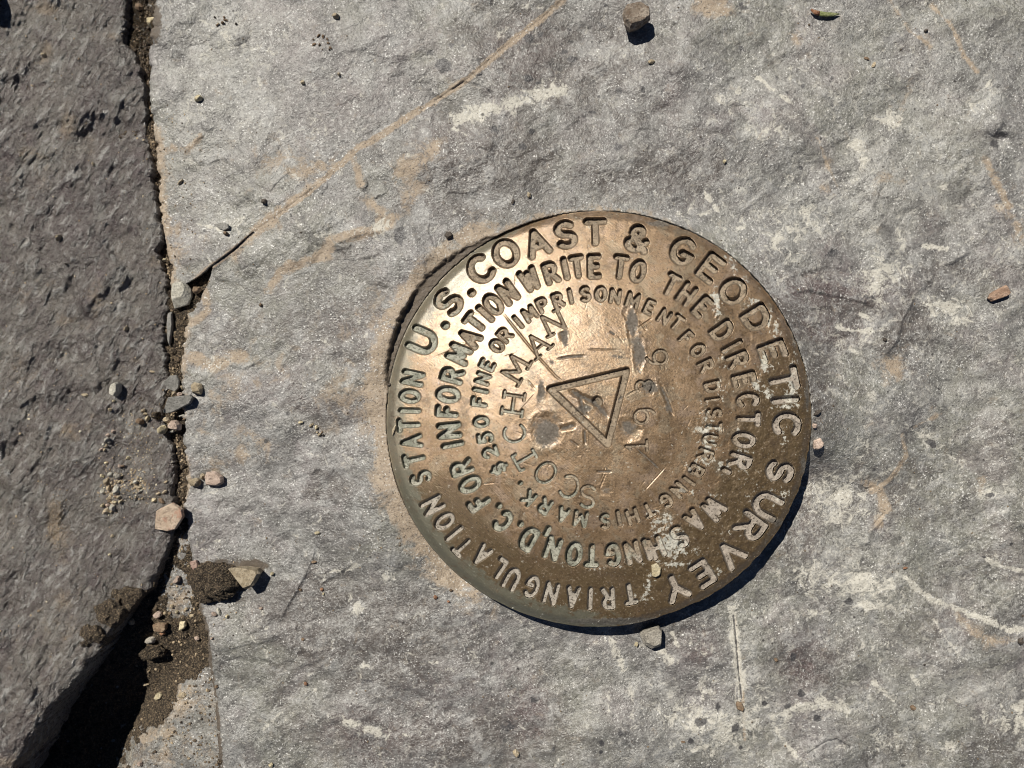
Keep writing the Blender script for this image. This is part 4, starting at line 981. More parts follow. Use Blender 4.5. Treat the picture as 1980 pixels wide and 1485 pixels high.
def hull_mesh(name, pts, mat, bevel=0.0, rough=0.0, seed=0, cuts=0, lumps=0.0):
    bm = bmesh.new()
    for p in pts: bm.verts.new([c * S for c in p])
    r = bmesh.ops.convex_hull(bm, input=bm.verts)
    loose = [v for v in bm.verts if not v.link_faces]
    bmesh.ops.delete(bm, geom=loose, context='VERTS')
    bmesh.ops.dissolve_limit(bm, angle_limit=math.radians(7), verts=bm.verts, edges=bm.edges)
    if bevel > 0:
        bmesh.ops.bevel(bm, geom=list(bm.edges), offset=bevel * S, segments=1, profile=0.5, affect='EDGES', clamp_overlap=True)
    if cuts:
        bmesh.ops.triangulate(bm, faces=bm.faces)
        bmesh.ops.subdivide_edges(bm, edges=bm.edges, cuts=cuts, use_grid_fill=True)
    if rough:
        rr = random.Random(seed)
        ox, oy = rr.uniform(0, 99), rr.uniform(0, 99)
        cos = np.array([v.co for v in bm.verts]) / S
        f = rough * 9
        n1 = fbm(cos[:, 0] / f + ox + cos[:, 2] / f, cos[:, 1] / f + oy, 3, seed % 900)
        n2 = fbm(cos[:, 0] / f - oy, cos[:, 1] / f + cos[:, 2] / f + ox, 3, seed % 900 + 1)
        if lumps:
            n3 = fbm(cos[:, 0] / 11 + cos[:, 2] / 13, cos[:, 1] / 11, 3, 401); n4 = np.abs(fbm(cos[:, 0] / 5, cos[:, 1] / 5 + cos[:, 2] / 5, 2, 402))
        for k, v in enumerate(bm.verts):
            d = v.co.copy(); d.normalize() if d.length else None
            if lumps: d2 = lumps * (n3[k] + .5 * n4[k]); v.co += d * d2 * S
            v.co += (d * (n1[k] * rough) + Vector((n2[k], -n2[k], n1[k])) * rough * 0.35) * S
    bmesh.ops.recalc_face_normals(bm, faces=bm.faces)
    me = bpy.data.meshes.new(name); bm.to_mesh(me); bm.free()
    me.materials.append(mat)
    return me

def put(name, me, u, v, z, label, cat, group=None):
    o = bpy.data.objects.new(name, me)
    o.location = P(u, v, z); COL.objects.link(o)
    return tag(o, label, cat, group)

SEED = [100]
def pebble(u, v, w, h, rot, ht, mat, label, name='pebble', cat='pebble', group=None, z=None, rough=None, cuts=None):
    """an irregular angular pebble: w along rot (degrees, anticlockwise on the photo), h across, ht high"""
    SEED[0] += 1
    rr = random.Random(SEED[0] * 7)
    pts = []
    n = 6 if max(w, h) < 14 else 7
    a0 = rr.uniform(0, 6.28)
    for lev, sc, cnt in ((0.0, .82, n - 2), (.45, 1.0, n), (1.0, .58, n - 3)):
        for k in range(cnt):
            a = a0 + lev * 2 + (k + rr.uniform(-.28, .28)) * 2 * math.pi / cnt
            q = sc * rr.uniform(.7, 1.1)
            pts.append((w / 2 * q * math.cos(a), h / 2 * q * math.sin(a), ht * (lev + (rr.uniform(-.16, .1) if lev else -.12))))
    c, s_ = math.cos(math.radians(rot)), math.sin(math.radians(rot))
    pts = [(x * c - y * s_, x * s_ + y * c, zz) for x, y, zz in pts]
    big = max(w, h)
    me = hull_mesh(name, pts, M[mat], bevel=min(big, ht) * .035, rough=(big * .02 if rough is None else rough), seed=SEED[0], cuts=(2 if big > 13 else 1) if cuts is None else cuts)
    return put(name, me, u, v, (surf(u, v) if z is None else z) - .06 * ht, label, cat, group)

def cut_stone(outline, ht, mat, label, name='stone', cat='stone', top=.7, shift=(0, 0), tilt=(0, 0), base=.85, z=None, rough=1.0, cuts=3, bevel=.8, mid=.55, group=None, lumps=0.0):
    """a stone with the traced plan outline: full width at mid height, a smaller top facet"""
    SEED[0] += 1
    cu = sum(p[0] for p in outline) / len(outline); cv = sum(p[1] for p in outline) / len(outline)
    rr = random.Random(SEED[0])
    pts = []
    for (u, v) in outline:
        x, y = u - cu, cv - v
        tz = tilt[0] * x + tilt[1] * y
        pts.append((x, y, ht * mid + tz + rr.uniform(-.04, .04) * ht))
        pts.append((x * top + shift[0], y * top + shift[1], ht + tz * top + rr.uniform(-.05, .03) * ht))
        pts.append((x * base, y * base, min(-.05 * ht, 0)))
    me = hull_mesh(name, pts, M[mat], bevel=bevel, rough=rough, seed=SEED[0], cuts=cuts, lumps=lumps)
    zz = surf(cu, cv) if z is None else z
    k = (H - zz - ht * .5) / (H - zz)
    return put(name, me, cu, cv, zz, label, cat, group)

# ---- right rock, top
cut_stone([(1198, 44), (1203, 31), (1233, 25), (1251, 35), (1252, 54), (1236, 66), (1213, 72), (1202, 62)], 46, 'streaky', 'streaked brown-grey angular stone near the top edge, largest up there', top=.86, shift=(0, 3), base=.6, mid=.72)
pebble(1259, 120, 15, 9, 10, 7, 'tan', 'little tan and orange grain just below the streaked brown-grey stone', 'grain', 'grain')
pebble(650, 33, 16, 12, -20, 12, 'tan', 'small tan pebble on the upper rock, right of the tiny black specks')
pebble(586, 160, 9, 10, 40, 8, 'tan', 'small tan crumb below the ring of brown crumbs, left one of a pair', 'grain', 'grain')
pebble(656, 145, 8, 9, 0, 7, 'tan', 'small tan crumb below the ring of brown crumbs, right one of a pair', 'grain', 'grain')
pebble(385, 192, 17, 14, 20, 13, 'cream', 'pale tan pebble between the wet soil and the diagonal crack, square shadow beneath')
pebble(350, 352, 15, 7, 45, 6, 'tan', 'thin slanted tan chip on the grey rock beside the soil crack', 'rock_chip', 'chip')
pebble(436, 39, 13, 6, -15, 4, 'brown', 'flat brown bit right of a small dark crumb group at the top', 'grain', 'grain')
cut_stone([(1906, 578), (1911, 567), (1938, 552), (1948, 567), (1944, 573), (1914, 584)], 14, 'wedge', 'reddish tan wedge shaped stone alone at the right edge', top=.86, tilt=(.05, .2), rough=.6)
pebble(1023, 378, 9, 13, 10, 8, 'tan', 'tan oblong grain above the disk on the grey rock', 'grain', 'grain')
pebble(992, 390, 13, 7, 60, 5, 'dark', 'dark flat chip just above the disk, beside a tan oblong grain', 'rock_chip', 'chip')
pebble(1400, 313, 9, 9, 0, 8, 'cream', 'tiny white grain with a black shadow right of the ampersand, on white crust', 'grain', 'grain')
pebble(868, 456, 17, 16, 0, 10, 'dark', 'dark rounded lump close to the upper left rim of the disk', 'rock_lump', 'lump')
pebble(511, 390, 12, 12, 0, 8, 'dark', 'dark crusty lump left of the diagonal tan crack', 'rock_lump', 'lump')
pebble(505, 590, 9, 9, 0, 6, 'brown', 'round reddish brown grain on the grey rock left of the disk', 'grain', 'grain')
pebble(863, 566, 9, 5, 30, 4, 'dark', 'small dark sliver lying at the edge of the brown band beside the disk', 'rock_chip', 'chip', z=-2)
cut_stone([(413, 433), (428, 431), (444, 434), (445, 443), (436, 447), (424, 443)], 6, 'slatec', 'thin grey slate flake left of the diagonal crack', 'rock_flake', 'flake', top=.92, tilt=(.25, .05), rough=.3, cuts=1)
pebble(438, 452, 12, 10, 0, 10, 'brown', 'brown crumb tucked under the thin grey slate flake')
# ---- wet soil, top
pebble(296, 47, 19, 24, -20, 18, 'cream', 'bright cream pebble sitting on the wet soil at the top', z=-8)
pebble(271, 15, 17, 18, 30, 12, 'brown', 'wet brown pebble at the very top of the soil crack', z=-14)
# ---- left rock
pebble(86, 107, 12, 8, -20, 8, 'tan', 'tan grain on the upper part of the dark rock', 'grain', 'grain')
pebble(117, 460, 10, 17, -25, 14, 'tan', 'upright tan splinter on the dark rock casting a long shadow, level with the slate flake', 'rock_chip', 'chip')
pebble(130, 511, 8, 6, 0, 8, 'dark', 'tiny dark grain below the upright tan splinter', 'grain', 'grain')
pebble(245, 636, 9, 14, -8, 9, 'tan', 'tan oblong grain in the middle of the dark rock, right of the small step', 'grain', 'grain')
pebble(182, 318, 6, 10, 10, 8, 'tan', 'tiny orange tan grain standing on the upper dark rock', 'grain', 'grain')
cut_stone([(222, 753), (224, 743), (233, 738), (237, 742), (236, 757), (231, 767), (222, 763)], 24, 'pale', 'pale grey upright stone on the dark rock with a square shadow', top=.85, rough=.7, cuts=2)
pebble(166, 764, 14, 8, -10, 7, 'tan', 'tan chip with a brown side, left of the pale grey upright stone', 'rock_chip', 'chip')
pebble(221, 775, 7, 7, 0, 6, 'cream', 'tiny cream grain just under the pale grey upright stone', 'grain', 'grain')
pebble(214, 792, 9, 9, 0, 8, 'tan', 'small tan pebble below left of the pale grey upright stone')
pebble(320, 503, 10, 8, -20, 8, 'cream', 'small cream pebble in the crack beside the left rock', z=-3)
pebble(295, 719, 12, 6, -10, 5, 'tan', 'small tan chip on the dark rock just left of the grey crack flakes', 'rock_chip', 'chip')
# ---- broken corner of the right rock
cut_stone([(346, 568), (350, 556), (372, 552), (380, 562), (380, 576), (372, 592), (347, 600), (345, 586)], 34, 'pale', 'pale stone wedged in the broken corner at the end of the diagonal crack', top=.72, shift=(-5, 10), rough=.6, z=-26, mid=.7)
pebble(383, 561, 18, 17, 0, 14, 'brown', 'round rusty pebble leaning on the pale stone wedged in the broken corner', z=-6)
cut_stone([(327, 605), (336, 602), (337, 630), (331, 672), (326, 660), (325, 625)], 10, 'slatec', 'upright thin grey sliver stuck in the crack below the wedged pale stone', 'rock_flake', 'flake', top=.8, z=-14, rough=.4, cuts=2, tilt=(.1, 0))
# ---- pile in the crack
cut_stone([(318, 739), (331, 726), (345, 725), (350, 736), (349, 750), (342, 758), (326, 752)], 9, 'slatec', 'rounded grey slate flake bridging the crack, uppermost of the pile', 'rock_flake', 'flake', top=.92, z=2, rough=.4, cuts=2)
pebble(354, 749, 10, 11, 0, 10, 'tan', 'small tan pebble between the rounded grey flake and the two-tone pebble', z=0)
pebble(383, 751, 31, 26, -25, 18, 'tan', 'two-tone tan pebble at the right end of the crack pile', 'pebble')
pebble(338, 760, 11, 12, 10, 9, 'tan', 'left of two tan pebbles lying on top of the dark pointed flake', z=10)
pebble(348, 762, 13, 11, 0, 9, 'palepink', 'right of two tan pebbles lying on top of the dark pointed flake', z=10)
cut_stone([(316, 797), (327, 768), (345, 767), (374, 763), (378, 769), (372, 780), (352, 789), (336, 797), (322, 800)], 10, 'slatec', 'long pointed dark grey flake lying tilted across the crack', 'rock_flake', 'flake', top=.93, z=9, rough=.4, cuts=2, tilt=(.12, .1), base=.9)
pebble(278, 794, 13, 8, 35, 8, 'tan', 'upper of two tan grains above the mottled brown pebble on the dark rock', 'grain', 'grain')
pebble(282, 800, 10, 7, 10, 8, 'tan', 'lower of two tan grains above the mottled brown pebble on the dark rock', 'grain', 'grain')
pebble(274, 815, 15, 17, 70, 20, 'brown', 'mottled brown pebble with a round black shadow left of the crack pile')
pebble(287, 809, 9, 13, -25, 12, 'cream', 'pale splinter leaning on the mottled brown pebble', 'rock_chip', 'chip')
pebble(304, 803, 20, 20, 0, 18, 'clod', 'dark lump of soil beside the pointed grey flake', 'soil_clod', 'clod')
pebble(325, 812, 17, 13, -15, 14, 'tan', 'tan pebble touching the yellow pebble in the crack pile, on its upper right', z=5)
pebble(317, 830, 18, 25, -12, 18, 'cream', 'bright yellowish pebble at the bottom of the crack pile', z=3)
cut_stone([(329, 822), (336, 812), (347, 812), (353, 820), (353, 832), (341, 831), (331, 828)], 20, 'palepink', 'pinkish grey pebble beside the yellow one at the bottom of the crack pile', 'pebble', 'pebble', z=0, rough=.7, cuts=2)
pebble(334, 834, 17, 7, 10, 6, 'pale', 'flat pale chip under the pinkish grey pebble', 'rock_chip', 'chip', z=-4)
pebble(352, 804, 16, 6, 15, 6, 'pale', 'grey green chip on the right margin of the crack under the pointed flake', 'rock_chip', 'chip', z=-2)
pebble(357, 810, 13, 6, 30, 6, 'brown', 'brown chip next to the grey green chip on the crack margin', 'rock_chip', 'chip', z=-2)
# ---- pair on the right rock
pebble(380, 932, 27, 22, -15, 15, 'tan', 'tan pebble, left member of the joined pair right of the crack')
pebble(393, 921, 12, 13, 0, 10, 'tan', 'little tan bead between the two larger pebbles right of the crack')
cut_stone([(399, 921), (403, 911), (420, 910), (435, 920), (436, 933), (425, 939), (402, 937)], 17, 'palepink', 'broad pinkish tan pebble, right member of the joined pair right of the crack', 'pebble', 'pebble', rough=.8, cuts=2, top=.8)
# ---- big plate
cut_stone([(303, 1022), (308, 985), (323, 977), (341, 969), (359, 981), (362, 996), (344, 1022), (329, 1026)], 17, 'plate', 'big flat pinkish tan stone bridging the crack', top=.93, z=12, rough=1.0, tilt=(.05, .12), base=.8)
pebble(300, 966, 11, 10, 0, 10, 'cream', 'small cream pebble just above the big flat pinkish stone')
pebble(313, 968, 17, 8, -35, 7, 'brown', 'flat brown chip between the cream pebble and the big flat pinkish stone', 'rock_chip', 'chip')
pebble(307, 954, 13, 6, 10, 6, 'tan', 'left of two tan crumbs above the flat brown chip', 'grain', 'grain')
pebble(319, 951, 12, 7, 40, 6, 'tan', 'right of two tan crumbs above the flat brown chip', 'grain', 'grain')
pebble(321, 932, 10, 6, 20, 5, 'tan', 'lone tan crumb on the dark rock near the crack, above two others', 'grain', 'grain')
# ---- lower crack
cut_stone([(369, 1085), (382, 1081), (387, 1092), (386, 1096), (377, 1101), (374, 1097)], 10, 'pink', 'square pink pebble on the rim of the right rock, near the dark soil clod', 'pebble', 'pebble', rough=.3, cuts=2, top=.85)
cut_stone([(335, 1126), (345, 1111), (350, 1113), (350, 1122), (345, 1127)], 12, 'palepink', 'pale pink drop shaped pebble on the soil, upper one', 'pebble', 'pebble', rough=.4, cuts=2)
cut_stone([(298, 1187), (308, 1179), (316, 1182), (317, 1188), (308, 1195), (301, 1193)], 13, 'palepink', 'pale pink rounded pebble on the soil at the shadow edge', 'pebble', 'pebble', rough=.5, cuts=2)
cut_stone([(350, 1200), (361, 1199), (363, 1209), (358, 1215), (348, 1218)], 12, 'cream', 'bright cream pebble on the soil in the lower crack', 'pebble', 'pebble', rough=.4, cuts=2)
cut_stone([(298, 1205), (310, 1201), (326, 1203), (326, 1214), (320, 1221), (300, 1218)], 13, 'brown', 'flat brown stone with tan specks, half sunk in the soil under the pale pink pebble', rough=.8, cuts=3, top=.85)
pebble(315, 1224, 13, 11, 30, 10, 'orange', 'rusty orange pebble against the flat brown stone')
pebble(293, 1236, 27, 18, 10, 16, 'grey', 'grey pebble at the edge of the deep black shadow')
cut_stone([(276, 1258), (290, 1246), (312, 1243), (324, 1252), (322, 1264), (300, 1272), (282, 1275)], 22, 'clod', 'big crumbly clod of dark soil below the grey pebble at the shadow edge', 'soil_clod', 'clod', rough=3.0, cuts=6, lumps=5.0)
pebble(309, 1345, 22, 17, 10, 13, 'cream', 'yellowish tan pebble on the dark soil, lowest of the bright ones in the crack')
pebble(283, 1322, 15, 7, -10, 7, 'tan', 'pale flat crumb at the edge of the black shadow', 'rock_chip', 'chip')
pebble(354, 1344, 22, 14, 10, 7, 'tan', 'crumbly tan lump on the lower grey rock strip', 'rock_lump', 'lump', rough=1.6, cuts=3)
pebble(273, 1475, 14, 12, 0, 11, 'palepink', 'pinkish pebble at the bottom edge beside the black shadow')
pebble(343, 1183, 8, 9, 0, 7, 'cream', 'tiny white grain amid tan grit on the pale strip of rock', 'grain', 'grain')
pebble(361, 1177, 8, 7, 0, 6, 'tan', 'tiny tan grain right of the white grain on the pale strip of rock', 'grain', 'grain')
pebble(371, 1190, 11, 9, 20, 4, 'tan', 'thin tan flake above the cream pebble in the lower crack', 'rock_chip', 'chip')
pebble(333, 1172, 9, 10, 0, 7, 'tan', 'tiny tan grain left of the white grain on the pale strip of rock', 'grain', 'grain')
pebble(382, 1233, 11, 11, 0, 8, 'palepink', 'small pale pebble on the soil at the foot of the right rock')
pebble(257, 1201, 13, 17, 20, 12, 'tan', 'pale bit stuck in the soil smear on the corner of the dark rock', z=None)
# ---- soil clod with stone
cut_stone([(372, 1112), (384, 1094), (404, 1085), (432, 1088), (455, 1094), (466, 1112), (462, 1130), (452, 1146), (436, 1156), (410, 1162), (392, 1160), (382, 1140)], 30, 'clod', 'large rough clod of dark damp soil on the left margin of the grey rock', 'soil_clod', 'clod', top=.55, rough=5.0, cuts=9, shift=(-1, 1), lumps=7.0, mid=.4, base=1.02)
cut_stone([(453, 1092), (478, 1090), (506, 1095), (513, 1103), (500, 1126), (484, 1133)], 36, 'tan', 'gritty triangular tan stone embedded beside the large soil clod', top=.9, base=.8, rough=1.0, cuts=4, shift=(-3, 2), mid=.75, bevel=.4)
pebble(415, 1187, 13, 9, -35, 8, 'palepink', 'small pinkish pebble below the large soil clod, left of a grey sliver')
pebble(424, 1182, 7, 18, 25, 7, 'pale', 'thin grey green sliver under the large soil clod', 'rock_chip', 'chip')
pebble(440, 1191, 9, 9, 0, 8, 'cream', 'small cream pebble below the large soil clod, right of a grey sliver')
pebble(527, 1109, 9, 10, 30, 8, 'cream', 'tiny cream grain right of the gritty triangular stone', 'grain', 'grain')
pebble(505, 1176, 9, 7, 0, 6, 'palepink', 'tiny pinkish grain below the gritty triangular stone', 'grain', 'grain')
pebble(410, 1234, 9, 6, 15, 5, 'palepink', 'tiny pinkish chip near the edge of the grey rock, beside a brown seam', 'rock_chip', 'chip')
pebble(419, 1327, 7, 9, 0, 5, 'brown', 'tiny brown grain in the brown seam of the grey rock edge', 'grain', 'grain')
pebble(525, 1478, 11, 9, 20, 9, 'cream', 'cream pebble on the bottom edge of the photo')
# ---- right rock, middle and bottom
pebble(614, 1030, 13, 8, 20, 6, 'cream', 'pale chip on the grey rock left of the disk, alone', 'rock_chip', 'chip')
pebble(608, 1086, 12, 7, 10, 6, 'brown', 'brown grain above the small ledge left of the disk', 'grain', 'grain')
pebble(623, 1139, 8, 8, 0, 7, 'orange', 'reddish grain above a cream speck, by the small ledge', 'grain', 'grain')
pebble(626, 1148, 7, 6, 0, 5, 'cream', 'cream speck touching the reddish grain by the small ledge', 'grain', 'grain')
pebble(582, 1140, 8, 7, 0, 5, 'brown', 'dull red grain on the crest of the small ledge', 'grain', 'grain')
pebble(842, 1154, 9, 9, 0, 7, 'orange', 'orange grain below left of the disk, larger of two', 'grain', 'grain')
pebble(867, 1163, 7, 6, 0, 5, 'orange', 'smaller reddish grain next to the orange grain below the disk', 'grain', 'grain')
pebble(872, 1141, 8, 6, 0, 5, 'brown', 'brown grain in the tan dust below the disk rim', 'grain', 'grain')
pebble(592, 1321, 8, 9, 30, 6, 'orange', 'lone orange brown grain on the lower grey rock', 'grain', 'grain')
pebble(586, 1236, 6, 8, 30, 4, 'brown', 'small olive brown chip at the foot of the small ledge', 'rock_chip', 'chip')
pebble(998, 1455, 14, 18, 20, 9, 'tan', 'tan chip at the bottom of the photo beneath the disk', 'rock_chip', 'chip')
cut_stone([(1234, 1221), (1240, 1213), (1270, 1203), (1277, 1212), (1275, 1243), (1258, 1249), (1240, 1239)], 34, 'grey', 'grey triangular stone leaning against the lower rim of the disk', top=.72, shift=(2, 4), rough=1.1, cuts=4)
pebble(1230, 1245, 9, 11, -20, 9, 'cream', 'tiny cream pebble touching the grey triangular stone below the disk')
cut_stone([(1570, 852), (1583, 846), (1590, 855), (1588, 864), (1578, 870), (1571, 868)], 13, 'palepink', 'pinkish pebble pressed against the right rim of the disk', 'pebble', 'pebble', rough=.6, cuts=2)
pebble(1579, 798, 20, 10, 35, 9, 'dark', 'dark brown chip wedged at the right rim above the pinkish pebble', 'rock_chip', 'chip')
pebble(1574, 823, 10, 12, 0, 9, 'palepink', 'small pale chip at the right rim between the dark chip and pinkish pebble', 'rock_chip', 'chip')
cut_stone([(1421, 1360), (1424, 1354), (1433, 1356), (1438, 1368), (1436, 1375), (1424, 1370)], 9, 'brown', 'brown chip lying at the foot of the thin vertical crack', 'rock_chip', 'chip', rough=.4, cuts=2)
pebble(1764, 1367, 14, 12, -20, 8, 'brown', 'brown square pebble at the lower right of the grey rock')
pebble(1750, 1098, 11, 6, 5, 5, 'orange', 'thin orange chip right of the disk', 'rock_chip', 'chip')
pebble(1971, 1240, 13, 14, 0, 9, 'dark', 'dark pebble at the right edge of the photo')
pebble(1500, 1275, 9, 9, 0, 6, 'brown', 'round brown grain lower right of the disk', 'grain', 'grain')
pebble(1320, 1434, 11, 5, -10, 4, 'brown', 'flat rusty chip near the bottom, left of black spotted crust', 'rock_chip', 'chip')
pebble(1710, 657, 8, 10, 0, 7, 'dark', 'dark red grain right of the disk on the grey rock', 'grain', 'grain')
pebble(1787, 1285, 6, 5, 0, 4, 'dark', 'tiny dark grain on smooth lower right rock', 'grain', 'grain')
pebble(1790, 60, 9, 8, 0, 5, 'dark', 'dark oval grain near the upper right corner', 'grain', 'grain')
pebble(1675, 114, 12, 7, -30, 5, 'brown', 'brown bit left of a similar one in the upper right', 'grain', 'grain')
pebble(1689, 126, 9, 15, -15, 5, 'tan', 'tan elongated bit right of a brown one in the upper right', 'grain', 'grain')
# ---- on the disk
pebble(762, 831, 8, 22, -18, 6, 'tan', 'tan splinter lying over the lettering at the left edge of the disk', 'rock_chip', 'chip')
cut_stone([(1259, 1092), (1269, 1088), (1277, 1097), (1275, 1110), (1266, 1115), (1260, 1112)], 7, 'cream', 'white chip stuck on the lower part of the disk', 'rock_chip', 'chip', rough=.5, cuts=2, top=.9)
pebble(1319, 949, 15, 11, -20, 6, 'grey', 'grey brown crumb in the inner lettering at lower right of the disk', 'grain', 'grain')
pebble(1331, 908, 14, 10, 0, 5, 'grey', 'flat grey crumb by the corroded patch on the disk, above the grey brown crumb', 'grain', 'grain')
pebble(753, 744, 8, 8, 0, 6, 'dark', 'dark round grain in the gap at the left rim of the disk', 'grain', 'grain')
# ---- heap of grit grains on the dark rock
HEAP = [(215, 917, 14, 12, 'pale'), (199, 920, 9, 10, 'cream'), (225, 918, 9, 10, 'grey'), (229, 921, 11, 13, 'grey'), (207, 930, 11, 16, 'tan'), (211, 943, 9, 12, 'tan'), (232, 931, 10, 7, 'tan'), (228, 947, 17, 14, 'pale'), (200, 951, 12, 11, 'pale'),
        (216, 955, 8, 7, 'tan'), (211, 964, 11, 8, 'tan'), (225, 960, 8, 7, 'brown'), (231, 961, 9, 9, 'tan'), (224, 971, 7, 8, 'cream'), (233, 970, 7, 8, 'cream'), (210, 976, 10, 10, 'palepink'), (199, 977, 9, 8, 'cream'), (220, 981, 15, 12, 'pale'), (207, 988, 12, 14, 'tan'), (216, 989, 6, 9, 'tan'),
        (212, 969, 12, 7, 'brown'), (219, 941, 7, 7, 'brown'), (243, 929, 7, 7, 'grey'), (263, 931, 9, 11, 'pale'), (268, 941, 18, 7, 'tan'), (275, 948, 6, 6, 'pale'), (271, 951, 8, 6, 'grey'), (276, 964, 6, 6, 'tan'), (233, 901, 9, 8, 'palepink'), (239, 901, 7, 7, 'brown')]
for k, (u, v, w, h, m) in enumerate(HEAP):
    own = {0: 'broad pale grain topping the grit heap on the dark rock', 1: 'cream grain set apart at the upper left of the grit heap', 7: 'largest pale domed grain on the right side of the grit heap', 8: 'pale round grain set apart at the left of the grit heap',
           17: 'big pale grain at the lower right end of the grit heap', 18: 'tan angular grain at the bottom of the grit heap', 23: 'pale grain in the fine grit right of the grit heap', 24: 'long tan chip in the fine grit right of the grit heap'}.get(k)
    pebble(u, v, w, h, k * 37, min(w, h) * .9, m, own or 'one of the small tan grains packed in the grit heap on the dark rock', 'grain', 'grain', 'grit grains heaped on the dark rock')
STRING = [(209, 841, 9, 7, 'palepink'), (208, 850, 12, 11, 'pale'), (202, 860, 9, 8, 'pale'), (207, 862, 9, 8, 'tan'), (197, 869, 11, 7, 'palepink'), (203, 870, 8, 6, 'tan'), (212, 855, 8, 9, 'grey')]
for k, (u, v, w, h, m) in enumerate(STRING):
    pebble(u, v, w, h, k * 51, min(w, h) * .9, m, 'pale grit grain in the short string above the heap', 'grain', 'grain', 'grit grains in a short string on the dark rock')
pebble(220, 834, 10, 9, 0, 8, 'palepink', 'pinkish grain alone above the short string of grit grains', 'grain', 'grain')
pebble(249, 885, 9, 8, 0, 8, 'cream', 'bright white grain alone on the dark rock right of the grit string', 'grain', 'grain')
pebble(206, 895, 9, 6, -20, 6, 'cream', 'pale yellow chip between the grit string and the grit heap', 'rock_chip', 'chip')
pebble(218, 1036, 7, 8, 0, 6, 'tan', 'lone tan grain below the grit heap', 'grain', 'grain')
pebble(213, 1072, 7, 8, 0, 6, 'cream', 'lone cream grain well below the grit heap', 'grain', 'grain')
ROW = [(582, 817, 10, 7, 'cream'), (601, 823, 9, 6, 'tan'), (612, 826, 9, 8, 'cream'), (605, 820, 6, 5, 'tan'), (614, 836, 6, 6, 'tan'), (618, 840, 8, 7, 'tan'), (623, 836, 6, 5, 'brown'), (625, 841, 6, 6, 'dark')]
for k, (u, v, w, h, m) in enumerate(ROW):
    pebble(u, v, w, h, k * 41, min(w, h) * .8, m, 'tan grain in the little row left of the disk', 'grain', 'grain', 'grains in a little row on the grey rock')
CR = [(431, 45, 9, 7, 'brown'), (423, 47, 6, 6, 'tan'), (416, 34, 5, 5, 'dark'), (434, 34, 6, 5, 'brown'), (420, 50, 5, 5, 'brown'), (457, 47, 6, 6, 'dark')]
for k, (u, v, w, h, m) in enumerate(CR):
    pebble(u, v, w, h, k * 41, min(w, h) * .8, m, 'tiny brown crumb in the loose cluster at the top of the grey rock', 'grain', 'grain', 'brown crumbs clustered at the top')
RING = [(607, 75, 6, 6), (614, 72, 7, 6), (625, 72, 6, 7), (635, 76, 7, 7), (636, 86, 6, 6), (610, 88, 8, 7), (617, 90, 5, 5), (634, 95, 7, 5), (641, 92, 5, 5)]
for k, (u, v, w, h) in enumerate(RING):
    pebble(u + jr.uniform(-3, 3), v + jr.uniform(-3, 3), w * jr.uniform(.7, 1.6), h * jr.uniform(.5, 1.0), k * 41, 4, 'brown', 'tiny brown crumb in the open ring below the small tan pebble', 'grain', 'grain', 'brown crumbs in a ring')

# conifer needle
def needle():
    root = bpy.data.objects.new('conifer_needle', None)
    u0, v0 = 1568, 20
    z0 = surf(1595, 30) + 5
    root.location = P(1595, 30, z0); COL.objects.link(root)
    tag(root, 'green conifer needle with a red brown base lying on the rock at the top right', 'needle')
    pts = [(1569, 18, 3), (1574, 23, 5), (1583, 27, 7), (1596, 29.5, 8), (1610, 29.5, 8), (1624, 27.5, 6)]
    rad = [2.2, 4.2, 4.8, 4.4, 3.6, .6]
    for nm, sl, mt in (('needle_base', slice(0, 3), 'needle_base'), ('needle_blade', slice(2, 6), 'needle')):
        bm = bmesh.new(); prev = None
        rings = []
        for (u, v, z), r in zip(pts[sl], rad[sl]):
            c = Vector((u - 1595, 30 - v, z - 5))
            ring = [bm.verts.new((c + Vector((.15 * r * math.cos(a), r * math.sin(a), .55 * r * math.cos(a)))) * S) for a in [k * math.pi / 5 for k in range(10)]]
            rings.append(ring)
        for a, b in zip(rings[:-1], rings[1:]):
            for k in range(10): bm.faces.new((a[k], a[(k + 1) % 10], b[(k + 1) % 10], b[k]))
        bm.faces.new(rings[0]); bm.faces.new(rings[-1])
        bmesh.ops.recalc_face_normals(bm, faces=bm.faces)
        me = bpy.data.meshes.new(nm); bm.to_mesh(me); bm.free()
        for p in me.polygons: p.use_smooth = True
        me.materials.append(M[mt])
        o = bpy.data.objects.new(nm, me); COL.objects.link(o); o.parent = root
M['needle'] = mat_stone('green_needle', (0.2, 0.23, 0.09), (0.3, 0.32, 0.16))
M['needle_base'] = mat_stone('red_brown_needle_base', (0.25, 0.1, 0.05), (0.36, 0.2, 0.12))
needle()

# dark twig in the crack pile
def rod(name, pts, r, mat, label, cat):
    bm = bmesh.new(); rings = []
    for k, (u, v, z) in enumerate(pts):
        c = Vector((*P(u, v, z),)); rr = r * S * (1 - .6 * k / len(pts))
        rings.append([bm.verts.new(c + Vector((rr * math.cos(a), rr * math.sin(a) * .6, rr * math.sin(a)))) for a in [j * math.pi / 4 for j in range(8)]])
    for a, b in zip(rings[:-1], rings[1:]):
        for j in range(8): bm.faces.new((a[j], a[(j + 1) % 8], b[(j + 1) % 8], b[j]))
    bm.faces.new(rings[0]); bm.faces.new(rings[-1])
    bmesh.ops.recalc_face_normals(bm, faces=bm.faces)
    me = bpy.data.meshes.new(name); bm.to_mesh(me); bm.free(); me.materials.append(M[mat])
    for p in me.polygons: p.use_smooth = True
    o = bpy.data.objects.new(name, me); COL.objects.link(o)
    return tag(o, label, cat)
rod('twig', [(314, 803, 12), (313, 795, 20), (310, 787, 24), (309, 784, 25)], 2.6, 'dark', 'short curved dark twig poking up beside the pointed grey flake', 'twig')

